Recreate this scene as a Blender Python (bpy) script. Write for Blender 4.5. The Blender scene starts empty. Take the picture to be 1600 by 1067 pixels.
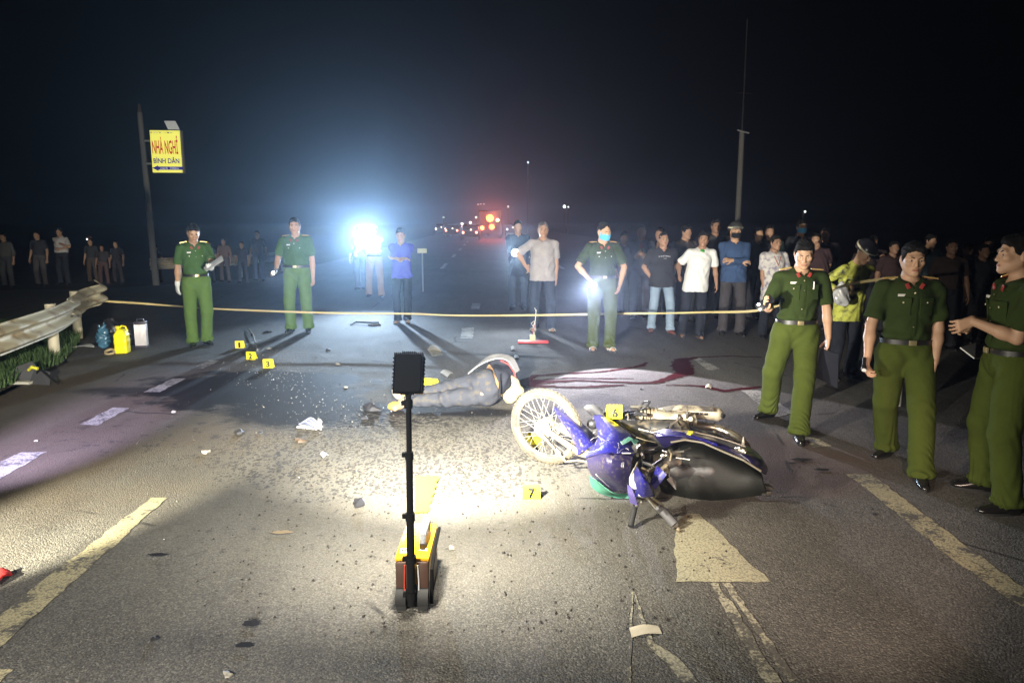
import bpy, bmesh, math, random
import numpy as np
from mathutils import Vector, Matrix, noise as mnoise
from mathutils.bvhtree import BVHTree
R = math.radians
random.seed(7)
C = bpy.context.scene.collection
sc = bpy.context.scene

# ------------------------------------------------------------------ camera
FPX, PITCH, CAMH = 1155.0, R(9.24), 1.80
cam = bpy.data.cameras.new('camera'); camo = bpy.data.objects.new('camera', cam); C.objects.link(camo)
cam.sensor_width = 36.0; cam.lens = 36.0 * FPX / 1600.0; cam.clip_start = 0.05; cam.clip_end = 900
camo.location = (0, 0, CAMH); camo.rotation_euler = (math.pi / 2 - PITCH, 0, 0)
sc.camera = camo

# ------------------------------------------------------------------ night sky
w = bpy.data.worlds.new('World'); sc.world = w; w.use_nodes = True
nt = w.node_tree; nt.nodes.clear()
sky = nt.nodes.new('ShaderNodeTexSky'); sky.sky_type = 'NISHITA'; sky.sun_disc = False
sky.sun_elevation = R(-3.0); sky.sun_rotation = R(200)
tint = nt.nodes.new('ShaderNodeMix'); tint.data_type = 'RGBA'; tint.inputs[0].default_value = 0.75
bg = nt.nodes.new('ShaderNodeBackground'); bg.inputs[1].default_value = 0.012
tint.inputs[7].default_value = (0.05, 0.065, 0.09, 1)
wo = nt.nodes.new('ShaderNodeOutputWorld')
nt.links.new(sky.outputs[0], tint.inputs[6]); nt.links.new(tint.outputs[2], bg.inputs[0]); nt.links.new(bg.outputs[0], wo.inputs[0])
sc.view_settings.view_transform = 'Standard'; sc.view_settings.look = 'None'
sc.view_settings.exposure = 0.0; sc.view_settings.gamma = 1.0
sc.cycles.use_denoising = True
sc.cycles.max_bounces = 5; sc.cycles.diffuse_bounces = 2; sc.cycles.glossy_bounces = 2
sc.cycles.volume_bounces = 0; sc.cycles.transmission_bounces = 4; sc.cycles.transparent_max_bounces = 8
sc.cycles.caustics_reflective = False; sc.cycles.caustics_refractive = False
sc.cycles.sample_clamp_indirect = 4.0

# ------------------------------------------------------------------ photograph -> place
def ray(px, py):
    x = (px - 800) / FPX; u = -(py - 533.5) / FPX
    return Vector((x, math.cos(PITCH) + math.sin(PITCH) * u, -math.sin(PITCH) + math.cos(PITCH) * u))
def W(px, py, z=0.0):            # point at height z
    d = ray(px, py); t = (z - CAMH) / d.z
    return Vector((0, 0, CAMH)) + d * t
def D(px, py, Y):                # point at distance Y
    d = ray(px, py); return Vector((0, 0, CAMH)) + d * (Y / d.y)

# ------------------------------------------------------------------ lamps (work light and hand torches)
def lamp(kind, name, loc, target, power, color=(1, 1, 1), size=0.03, angle=60, blend=0.5, sy=None):
    l = bpy.data.lights.new(name, kind); o = bpy.data.objects.new(name, l); C.objects.link(o)
    l.energy = power; l.color = color; o.location = loc
    o.rotation_euler = (Vector(target) - Vector(loc)).to_track_quat('-Z', 'Y').to_euler()
    if kind == 'SPOT':
        l.spot_size = R(angle); l.spot_blend = blend; l.shadow_soft_size = size
    elif kind == 'AREA':
        l.shape = 'RECTANGLE'; l.size = size; l.size_y = sy or size
    return o
LAMPHEAD = Vector((-0.455, 3.22, 1.125))
LDIR = Vector((0.13, 0.80, -0.36)).normalized()
lamp('AREA', 'work_light_beam', LAMPHEAD + LDIR * 0.075, LAMPHEAD + LDIR * 3, 125, (1.0, 0.93, 0.78), 0.12, sy=0.16)
lamp('SPOT', 'work_light_throw', LAMPHEAD + LDIR * 0.08, Vector((-0.3, 10.5, 0.8)), 4600, (1.0, 0.95, 0.82), 0.05, 104, 1.0)
lamp('SPOT', 'torch_beam', D(572, 372, 17.2), Vector((-0.8, 2.0, 1.3)), 4300, (0.60, 0.79, 1.0), 0.05, 70, 1.0)
lamp('SPOT', 'torch_beam', D(805, 395, 13.6), Vector((-0.2, 3.0, 0.2)), 420, (0.78, 0.88, 1.0), 0.04, 90, 0.9)
lamp('SPOT', 'torch_beam', D(427, 426, 11.3), Vector((-2.4, 8.2, 0.0)), 160, (0.85, 0.9, 1.0), 0.02, 60, 0.7)
lamp('SPOT', 'torch_beam', D(921, 447, 9.87), W(1060, 655), 700, (0.92, 0.86, 1.0), 0.02, 62, 0.10)
lamp('SPOT', 'phone_light', D(1187, 469, 5.55), D(1205, 560, 6.0), 12, (1.0, 0.93, 0.8), 0.008, 130, 0.6)
# torches of people out of view near the photographer, and one added fill
lamp('SPOT', 'torch_beam', (0.5, -0.2, 1.6), W(1250, 760), 900, (1.0, 0.72, 0.56), 0.02, 26, 0.6)
lamp('SPOT', 'torch_beam', (-1.9, -0.4, 1.7), W(540, 960), 1500, (1.0, 0.93, 0.80), 0.03, 85, 1.0)  # soft wide fill added to even out the foreground
lamp('SPOT', 'torch_beam', (-3.4, 1.6, 0.95), W(90, 815), 4600, (1.0, 0.93, 0.7), 0.02, 26, 0.75)
lamp('SPOT', 'torch_beam', (-3.4, 2.3, 1.4), W(120, 678), 5600, (0.66, 0.60, 1.0), 0.02, 22, 0.9)
lamp('SPOT', 'torch_beam', (-1.3, -0.3, 1.6), W(100, 515, 0.1), 5200, (1.0, 0.95, 0.82), 0.03, 19, 1.0)

# ------------------------------------------------------------------ tagging
def tag(o, label=None, cat=None, group=None, kind=None):
    if label: o['label'] = label
    if cat: o['category'] = cat
    if group: o['group'] = group
    if kind: o['kind'] = kind
    return o
def empty(name, loc=(0, 0, 0), rz=0.0, label=None, cat=None, group=None):
    o = bpy.data.objects.new(name, None); C.objects.link(o); o.location = loc; o.rotation_euler = (0, 0, rz)
    o.empty_display_size = 0.1
    return tag(o, label, cat, group)

# ------------------------------------------------------------------ materials
MATS = {}
def mat(name, col, rough=0.7, metal=0.0, var=0.12, vscale=8.0, bump=0.0, bscale=60.0, emit=None, estr=0.0,
        dirt=None, dscale=5.0, damt=0.5, coat=0.0, trans=0.0, alpha=1.0, stretch=None, spec=0.5):
    if name in MATS: return MATS[name]
    m = bpy.data.materials.new(name); m.use_nodes = True; n = m.node_tree; b = n.nodes['Principled BSDF']
    b.inputs['Roughness'].default_value = rough; b.inputs['Metallic'].default_value = metal
    b.inputs['Coat Weight'].default_value = coat; b.inputs['Transmission Weight'].default_value = trans
    b.inputs['Alpha'].default_value = alpha; b.inputs['Specular IOR Level'].default_value = spec
    tc = n.nodes.new('ShaderNodeTexCoord'); src = tc.outputs['Object']
    if stretch:
        mp = n.nodes.new('ShaderNodeMapping'); mp.inputs['Scale'].default_value = stretch
        n.links.new(src, mp.inputs[0]); src = mp.outputs[0]
    nz = n.nodes.new('ShaderNodeTexNoise'); nz.inputs['Scale'].default_value = vscale; nz.inputs['Detail'].default_value = 4
    n.links.new(src, nz.inputs['Vector'])
    mx = n.nodes.new('ShaderNodeMix'); mx.data_type = 'RGBA'
    mx.inputs[6].default_value = tuple(c * (1 - var) for c in col[:3]) + (1,)
    mx.inputs[7].default_value = tuple(min(1, c * (1 + var)) for c in col[:3]) + (1,)
    n.links.new(nz.outputs[0], mx.inputs[0]); out = mx.outputs[2]
    if dirt:
        d = n.nodes.new('ShaderNodeTexNoise'); d.inputs['Scale'].default_value = dscale; d.inputs['Detail'].default_value = 6
        n.links.new(src, d.inputs['Vector'])
        r = n.nodes.new('ShaderNodeMapRange'); r.inputs[1].default_value = 0.62 - 0.3 * damt; r.inputs[2].default_value = 0.78 - 0.25 * damt
        n.links.new(d.outputs[0], r.inputs[0])
        m2 = n.nodes.new('ShaderNodeMix'); m2.data_type = 'RGBA'; n.links.new(r.outputs[0], m2.inputs[0])
        n.links.new(out, m2.inputs[6]); m2.inputs[7].default_value = tuple(dirt) + (1,); out = m2.outputs[2]
    n.links.new(out, b.inputs['Base Color'])
    if bump:
        bn = n.nodes.new('ShaderNodeTexNoise'); bn.inputs['Scale'].default_value = bscale; bn.inputs['Detail'].default_value = 3
        n.links.new(src, bn.inputs['Vector'])
        bp = n.nodes.new('ShaderNodeBump'); bp.inputs['Strength'].default_value = bump; bp.inputs['Distance'].default_value = 0.01
        n.links.new(bn.outputs[0], bp.inputs['Height']); n.links.new(bp.outputs[0], b.inputs['Normal'])
    if emit:
        b.inputs['Emission Color'].default_value = tuple(emit) + (1,); b.inputs['Emission Strength'].default_value = estr
    MATS[name] = m; return m
def cloth(name, col, **k):
    a = dict(rough=0.92, var=0.16, vscale=11, bump=0.7, bscale=17, spec=0.12); a.update(k); return mat(name, col, **a)

# ------------------------------------------------------------------ mesh builder
def link_mesh(name, V, F, m, parent=None, smooth=True, kind=None):
    me = bpy.data.meshes.new(name); me.from_pydata([tuple(v) for v in V], [], [tuple(f) for f in F]); me.update()
    if m is not None:
        for x in (m if isinstance(m, (list, tuple)) else [m]): me.materials.append(x)
    if smooth: me.polygons.foreach_set('use_smooth', [True] * len(me.polygons))
    o = bpy.data.objects.new(name, me); C.objects.link(o)
    if parent is not None: o.parent = parent
    if kind: o['kind'] = kind
    return o
class MB:
    def __init__(s): s.V = []; s.F = []; s.M = []; s.cm = 0
    def mi(s, i): s.cm = i; return s
    def _a(s, V, F):
        b = len(s.V); s.V += [Vector(v) for v in V]; s.F += [tuple(i + b for i in f) for f in F]; s.M += [s.cm] * len(F)
    def box(s, c, sz, Rm=None, bev=0.0):
        bm = bmesh.new(); bmesh.ops.create_cube(bm, size=1.0)
        for v in bm.verts: v.co = Vector((v.co.x * sz[0], v.co.y * sz[1], v.co.z * sz[2]))
        if bev: bmesh.ops.bevel(bm, geom=bm.edges[:], offset=bev, segments=2, profile=0.6, affect='EDGES')
        Rm = Rm or Matrix.Identity(3)
        bm.verts.index_update()
        s._a([Rm @ v.co + Vector(c) for v in bm.verts], [[v.index for v in f.verts] for f in bm.faces]); bm.free(); return s
    def tube(s, pts, r, n=10, cap=True, flat=1.0):
        pts = [Vector(p) for p in pts]; rs = r if isinstance(r, (list, tuple)) else [r] * len(pts)
        V = []; F = []; up = None
        for i, p in enumerate(pts):
            t = (pts[min(i + 1, len(pts) - 1)] - pts[max(i - 1, 0)])
            t = t.normalized() if t.length > 1e-9 else Vector((0, 0, 1))
            if up is None: up = Vector((0, 0, 1)) if abs(t.z) < 0.9 else Vector((1, 0, 0))
            a = t.cross(up)
            if a.length < 1e-6: a = t.orthogonal()
            a.normalize(); b = a.cross(t); up = b
            for k in range(n):
                th = 2 * math.pi * k / n
                V.append(p + a * (math.cos(th) * rs[i]) + b * (math.sin(th) * rs[i] * flat))
        for i in range(len(pts) - 1):
            for k in range(n):
                F.append((i * n + k, i * n + (k + 1) % n, (i + 1) * n + (k + 1) % n, (i + 1) * n + k))
        if cap: F.append(tuple(range(n - 1, -1, -1))); F.append(tuple((len(pts) - 1) * n + k for k in range(n)))
        s._a(V, F); return s
    def ell(s, c, r, Rm=None, n=12, m=8):
        Rm = Rm or Matrix.Identity(3); V = []; F = []
        for i in range(m + 1):
            ph = math.pi * i / m
            for k in range(n):
                th = 2 * math.pi * k / n
                V.append(Rm @ Vector((r[0] * math.sin(ph) * math.cos(th), r[1] * math.sin(ph) * math.sin(th), r[2] * math.cos(ph))) + Vector(c))
        for i in range(m):
            for k in range(n):
                F.append((i * n + k, (i + 1) * n + k, (i + 1) * n + (k + 1) % n, i * n + (k + 1) % n))
        s._a(V, F); return s
    def torus(s, c, axis, Rr, r, n=48, m=10, rz=None):
        ax = Vector(axis).normalized(); a = ax.orthogonal().normalized(); b = ax.cross(a); rz = rz or r
        V = []; F = []
        for i in range(n):
            th = 2 * math.pi * i / n; d = a * math.cos(th) + b * math.sin(th)
            for k in range(m):
                ph = 2 * math.pi * k / m
                V.append(Vector(c) + d * (Rr + r * math.cos(ph)) + ax * (rz * math.sin(ph)))
        for i in range(n):
            for k in range(m):
                F.append((i * m + k, ((i + 1) % n) * m + k, ((i + 1) % n) * m + (k + 1) % m, i * m + (k + 1) % m))
        s._a(V, F); return s
    def cyl(s, a, b, r, r2=None, n=20): return s.tube([a, b], [r, r if r2 is None else r2], n)
    def poly(s, pts, thick, nrm=None):      # flat polygon given thickness
        pts = [Vector(p) for p in pts]; n = len(pts)
        if nrm is None:
            nrm = Vector((0, 0, 0)); c = sum(pts, Vector()) / n
            for i in range(n): nrm += (pts[i] - c).cross(pts[(i + 1) % n] - c)
            nrm.normalize()
        o = Vector(nrm) * thick
        s._a([p - o / 2 for p in pts] + [p + o / 2 for p in pts],
             [tuple(range(n - 1, -1, -1)), tuple(range(n, 2 * n))] + [(i, (i + 1) % n, n + (i + 1) % n, n + i) for i in range(n)])
        return s
    def sheet(s, rows, thick=0.004, sub=4):   # smooth loft through rows of points, given real thickness
        P = np.array([[tuple(p) for p in r] for r in rows], float)
        def cr(P):
            n = len(P); out = []
            for i in range(n - 1):
                p0, p1, p2, p3 = P[max(i - 1, 0)], P[i], P[i + 1], P[min(i + 2, n - 1)]
                for k in range(sub):
                    t = k / sub
                    out.append(0.5 * ((2 * p1) + (-p0 + p2) * t + (2 * p0 - 5 * p1 + 4 * p2 - p3) * t * t + (-p0 + 3 * p1 - 3 * p2 + p3) * t ** 3))
            out.append(P[-1]); return np.array(out)
        P = cr(P); P = cr(P.transpose(1, 0, 2)).transpose(1, 0, 2)
        a, b = P.shape[:2]
        du = np.gradient(P, axis=0); dv = np.gradient(P, axis=1); N = np.cross(du, dv); N /= np.linalg.norm(N, axis=2, keepdims=True) + 1e-12
        Q = P + N * thick
        V = [Vector(x) for x in P.reshape(-1, 3)] + [Vector(x) for x in Q.reshape(-1, 3)]; o = a * b; F = []
        for i in range(a - 1):
            for j in range(b - 1):
                q = (i * b + j, i * b + j + 1, (i + 1) * b + j + 1, (i + 1) * b + j)
                F.append(q[::-1]); F.append(tuple(x + o for x in q))
        edge = [i * b for i in range(a)] + [(a - 1) * b + j for j in range(1, b)] + [i * b + b - 1 for i in range(a - 2, -1, -1)] + [j for j in range(b - 2, 0, -1)]
        for i in range(len(edge)):
            x, y = edge[i], edge[(i + 1) % len(edge)]; F.append((x, y, y + o, x + o))
        s._a(V, F); return s
    def build(s, name, m, parent=None, smooth=True, kind=None):
        o = link_mesh(name, s.V, s.F, m, parent, smooth, kind)
        if s.cm or any(s.M): o.data.polygons.foreach_set('material_index', s.M)
        if smooth:
            try: o.data.set_sharp_from_angle(angle=R(38))
            except Exception: pass
        return o

# ------------------------------------------------------------------ implicit surfaces (bodies, clothes)
class Grid:
    def __init__(s, lo, hi, h):
        s.h = h; s.lo = np.array(lo, float); n = np.ceil((np.array(hi) - s.lo) / h).astype(int) + 1
        s.D = np.full(n, 0.05, np.float32); s.n = n
        s.ax = [(s.lo[i] + np.arange(n[i]) * h).astype(np.float32) for i in range(3)]
    def sub(s, lo, hi):
        a = np.maximum(0, np.floor((np.array(lo) - s.lo) / s.h).astype(int)); b = np.minimum(s.n, np.ceil((np.array(hi) - s.lo) / s.h).astype(int) + 1)
        if np.any(b <= a): return None
        sl = tuple(slice(a[i], b[i]) for i in range(3))
        return sl, s.ax[0][sl[0]][:, None, None], s.ax[1][sl[1]][None, :, None], s.ax[2][sl[2]][None, None, :]
    def _un(s, sl, d, k):
        A = s.D[sl]
        if k > 0:
            hh = np.maximum(k - np.abs(A - d), 0) / k; s.D[sl] = np.minimum(A, d) - hh * hh * k * 0.25
        else: s.D[sl] = np.minimum(A, d)
    def cone(s, a, b, ra, rb, k=0.02, capb=False, capa=False, n=None, fl=1.0):
        a = np.array(a, float); b = np.array(b, float); m = max(ra, rb) * 1.05 + k + 2 * s.h
        q = s.sub(np.minimum(a, b) - m, np.maximum(a, b) + m)
        if q is None: return s
        sl, X, Y, Z = q; ab = b - a; L2 = max(ab @ ab, 1e-9)
        t = np.clip(((X - a[0]) * ab[0] + (Y - a[1]) * ab[1] + (Z - a[2]) * ab[2]) / L2, 0, 1)
        dx = X - a[0] - t * ab[0]; dy = Y - a[1] - t * ab[1]; dz = Z - a[2] - t * ab[2]
        if n is not None:
            n = np.array(n, float); n /= np.linalg.norm(n); c = dx * n[0] + dy * n[1] + dz * n[2]; f = 1 / fl - 1
            dx = dx + c * n[0] * f; dy = dy + c * n[1] * f; dz = dz + c * n[2] * f
        d = np.sqrt(dx * dx + dy * dy + dz * dz) - (ra + (rb - ra) * t)
        if n is not None: d = d * (0.5 + 0.5 * fl)
        u = ab / math.sqrt(L2)
        if capb: d = np.maximum(d, (X - b[0]) * u[0] + (Y - b[1]) * u[1] + (Z - b[2]) * u[2])
        if capa: d = np.maximum(d, -((X - a[0]) * u[0] + (Y - a[1]) * u[1] + (Z - a[2]) * u[2]))
        s._un(sl, d.astype(np.float32), k); return s
    def _el(s, X, Y, Z, c, r, Rm):
        dx, dy, dz = X - c[0], Y - c[1], Z - c[2]
        if Rm is not None:
            M = np.array(Rm); dx, dy, dz = (M[0][0] * dx + M[1][0] * dy + M[2][0] * dz, M[0][1] * dx + M[1][1] * dy + M[2][1] * dz, M[0][2] * dx + M[1][2] * dy + M[2][2] * dz)
        k0 = np.sqrt((dx / r[0]) ** 2 + (dy / r[1]) ** 2 + (dz / r[2]) ** 2); k1 = np.sqrt((dx / r[0] ** 2) ** 2 + (dy / r[1] ** 2) ** 2 + (dz / r[2] ** 2) ** 2)
        return k0 * (k0 - 1) / np.maximum(k1, 1e-6)
    def ell(s, c, r, Rm=None, k=0.02):
        m = max(r) + k + 2 * s.h; c = np.array(c, float); q = s.sub(c - m, c + m)
        if q is None: return s
        sl, X, Y, Z = q; s._un(sl, s._el(X, Y, Z, c, r, Rm).astype(np.float32), k); return s
    def dig(s, c, r, Rm=None, k=0.01):
        m = max(r) + k + 2 * s.h; c = np.array(c, float); q = s.sub(c - m, c + m)
        if q is None: return s
        sl, X, Y, Z = q; d = -s._el(X, Y, Z, c, r, Rm); A = s.D[sl]
        hh = np.maximum(k - np.abs(A - d), 0) / k; s.D[sl] = (np.maximum(A, d) + hh * hh * k * 0.25).astype(np.float32); return s
    def plane(s, p, nrm, lo=None, hi=None):   # remove the side the normal points to
        q = s.sub(lo if lo is not None else s.lo, hi if hi is not None else s.lo + s.n * s.h); 
        if q is None: return s
        sl, X, Y, Z = q; d = (X - p[0]) * nrm[0] + (Y - p[1]) * nrm[1] + (Z - p[2]) * nrm[2]
        s.D[sl] = np.maximum(s.D[sl], d).astype(np.float32); return s
    def planes_dig(s, planes, lo, hi):  # remove the intersection of half-spaces
        q = s.sub(lo, hi)
        if q is None: return s
        sl, X, Y, Z = q; d = None
        for p, n in planes:
            e = (X - p[0]) * n[0] + (Y - p[1]) * n[1] + (Z - p[2]) * n[2]; d = e if d is None else np.maximum(d, e)
        s.D[sl] = np.maximum(s.D[sl], -d).astype(np.float32); return s
    def mesh(s):
        D = s.D; D[0] = D[-1] = 0.05; D[:, 0] = D[:, -1] = 0.05; D[:, :, 0] = D[:, :, -1] = 0.05
        nx, ny, nz = D.shape; ins = D < 0
        cn = (nx - 1, ny - 1, nz - 1); NC = cn[0] * cn[1] * cn[2]
        idxs = []; poss = []; quads = []
        for a in range(3):
            s0 = [slice(None)] * 3; s1 = [slice(None)] * 3; s0[a] = slice(0, -1); s1[a] = slice(1, None)
            cr = ins[tuple(s0)] != ins[tuple(s1)]; I = np.argwhere(cr)
            if len(I) == 0: continue
            d0 = D[I[:, 0], I[:, 1], I[:, 2]]; J = I.copy(); J[:, a] += 1; d1 = D[J[:, 0], J[:, 1], J[:, 2]]
            t = d0 / (d0 - d1); P = I.astype(float); P[:, a] += t
            b, c = (a + 1) % 3, (a + 2) % 3; q = []
            for ob, oc in ((0, 0), (-1, 0), (-1, -1), (0, -1)):
                K = I.copy(); K[:, b] += ob; K[:, c] += oc
                f = (K[:, 0] * cn[1] + K[:, 1]) * cn[2] + K[:, 2]; q.append(f); idxs.append(f); poss.append(P)
            q = np.stack(q, 1); flip = d0 >= 0
            q[flip] = q[flip][:, ::-1]; quads.append(q)
        if not idxs: return np.zeros((0, 3)), np.zeros((0, 4), int)
        ix = np.concatenate(idxs); P = np.concatenate(poss); u, inv = np.unique(ix, return_inverse=True); cnt = np.bincount(inv)
        V = np.stack([np.bincount(inv, P[:, i]) / cnt for i in range(3)], 1) * s.h + s.lo
        Q = np.concatenate(quads); Q = np.searchsorted(u, Q)
        return V, Q
def vnormals(V, Q):
    n = np.cross(V[Q[:, 2]] - V[Q[:, 0]], V[Q[:, 3]] - V[Q[:, 1]]); N = np.zeros_like(V)
    for i in range(4):
        for c in range(3): N[:, c] += np.bincount(Q[:, i], n[:, c], len(V))
    return N / (np.linalg.norm(N, axis=1, keepdims=True) + 1e-12)
def relax(V, Q, it=1, f=0.5):
    for _ in range(it):
        S = np.zeros_like(V); n = np.zeros(len(V))
        for i in range(4):
            for o in (1, 3):
                j = Q[:, (i + o) % 4]
                for c in range(3): S[:, c] += np.bincount(Q[:, i], V[j, c], len(V))
                n += np.bincount(Q[:, i], minlength=len(V))
        V = V * (1 - f) + S / n[:, None] * f
    return V
def quad_object(name, V, Q, m, parent=None):
    me = bpy.data.meshes.new(name); nq = len(Q)
    me.vertices.add(len(V)); me.vertices.foreach_set('co', V.astype(np.float32).ravel())
    me.loops.add(nq * 4); me.loops.foreach_set('vertex_index', Q.astype(np.int32).ravel())
    me.polygons.add(nq); me.polygons.foreach_set('loop_start', np.arange(0, nq * 4, 4, dtype=np.int32))
    me.polygons.foreach_set('use_smooth', np.ones(nq, bool)); me.update(calc_edges=True); me.validate()
    if m is not None: me.materials.append(m)
    o = bpy.data.objects.new(name, me); C.objects.link(o)
    if parent is not None: o.parent = parent
    return o
def folds(V, N, amp, seed, kind='shirt'):
    r = np.random.RandomState(seed); x, y, z = V.T; p = r.uniform(0, 6.28, 12)
    wx = 0.03 * np.sin(9 * z + p[0]) + 0.02 * np.sin(17 * y + 11 * x + p[1])
    if kind == 'shirt':
        a = np.sin(52 * (x + wx) + 18 * z * np.sign(x) + p[2]) * np.clip((1.28 - z) / 0.3, 0, 1) * 0.7
        b = np.sin(40 * z + 30 * np.abs(x) + 6 * np.sin(14 * x + p[3]) + p[4]) * np.exp(-((np.abs(x) - 0.16) / 0.07) ** 2)
        c = np.sin(23 * x + 19 * z + 5 * np.sin(9 * y + 8 * z + p[5]) + p[6]) * 0.5
        d = np.sin(34 * z - 25 * x + 4 * np.sin(21 * x + p[7])) * np.exp(-((z - 1.04) / 0.06) ** 2) * 0.8
        f = a + b + c + d
    else:
        lz = np.clip((0.35 - z) / 0.3, 0, 1); kz = np.exp(-((z - 0.5) / 0.09) ** 2); cz = np.exp(-((z - 0.86) / 0.08) ** 2)
        a = np.sin(48 * z + 14 * np.sin(9 * x + 15 * y + 4 * z + p[0]) + p[1]) * (lz + 0.08)
        b = np.sin(45 * z + 40 * x + 6 * np.sin(20 * y + p[2]) + p[3]) * kz * 0.5
        c = np.sin(60 * (np.abs(x)) - 38 * z + p[4]) * cz
        d = np.sin(21 * x + 9 * z + 5 * np.sin(6 * z + p[5]) + p[6]) * 0.6
        f = a + b + c + d
    return V + N * (amp * f)[:, None]
# ------------------------------------------------------------------ people
SKIN = dict(a=(0.50, 0.30, 0.19), b=(0.42, 0.24, 0.15), c=(0.34, 0.19, 0.12))
def skin(k='a'):
    c = SKIN[k]; return mat('skin_' + k, c, rough=0.5, var=0.08, vscale=20, bump=0.12, bscale=90, spec=0.4)
def ik(a, t, l1, l2, hint):
    a = Vector(a); t = Vector(t); d = t - a; L = d.length; mx = (l1 + l2) * 0.995
    if L > mx: t = a + d * (mx / L); d = t - a; L = mx
    x = (l1 * l1 - l2 * l2 + L * L) / (2 * L); hgt = math.sqrt(max(l1 * l1 - x * x, 0)); u = d.normalized()
    hv = Vector(hint); hv = hv - u * hv.dot(u); hv.normalize()
    return a + u * x + hv * hgt, t
def rotm(yaw, nod, tilt):
    return Matrix.Rotation(yaw, 3, 'Z') @ Matrix.Rotation(nod, 3, 'X') @ Matrix.Rotation(tilt, 3, 'Y')
def hand(g, wr, d, pn, side, curl, h, rb=0.0, bent=None):
    """palm, four unequal bent fingers and a thumb leaving the side of the palm"""
    d = Vector(d).normalized(); pn = Vector(pn); pn = (pn - d * pn.dot(d)).normalized(); sd = d.cross(pn) * side   # sd points to the thumb side
    fr = max(0.0085, h * 0.95); P = wr + d * 0.085
    for o, f in ((0.024, .98), (0.008, 1.0), (-0.010, .97), (-0.026, .9)):
        g.cone(wr + sd * o * 0.55, wr + d * 0.085 * f + sd * o, 0.0165, 0.0125, 0.008)
    sp = 1.25 if h < 0.0075 else 1.35
    for i, (o, L) in enumerate(((0.026, .070), (0.009, .079), (-0.009, .073), (-0.027, .058))):
        c = (curl if not isinstance(curl, (list, tuple)) else curl[i]); b = wr + d * (0.083 - 0.004 * (i == 3)) + sd * o * sp
        ang = 0.0; p = b
        for j, fl in enumerate((.45, .31, .24)):
            ang += c * (0.55, 0.75, 0.55)[j]
            q = p + (d * math.cos(ang) + pn * math.sin(ang) + sd * o * 1.6) .normalized() * L * fl
            g.cone(p, q, fr * (1 - .07 * j), fr * (1 - .07 * (j + 1)), 0.003); p = q
    c = curl if not isinstance(curl, (list, tuple)) else curl[0]
    b = wr + d * 0.028 + sd * 0.026 + pn * 0.004
    q = b + (d * 0.55 + sd * (0.75 - 0.35 * min(c, 1)) + pn * (0.25 + 0.3 * c)).normalized() * 0.042; g.cone(b, q, 0.0135, 0.0105, 0.008)
    r = q + (d * 0.85 + sd * (0.35 - 0.5 * min(c, 1)) + pn * (0.2 + 0.5 * c)).normalized() * 0.032; g.cone(q, r, 0.0105, 0.009, 0.003)
PEOPLE = {}
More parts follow.
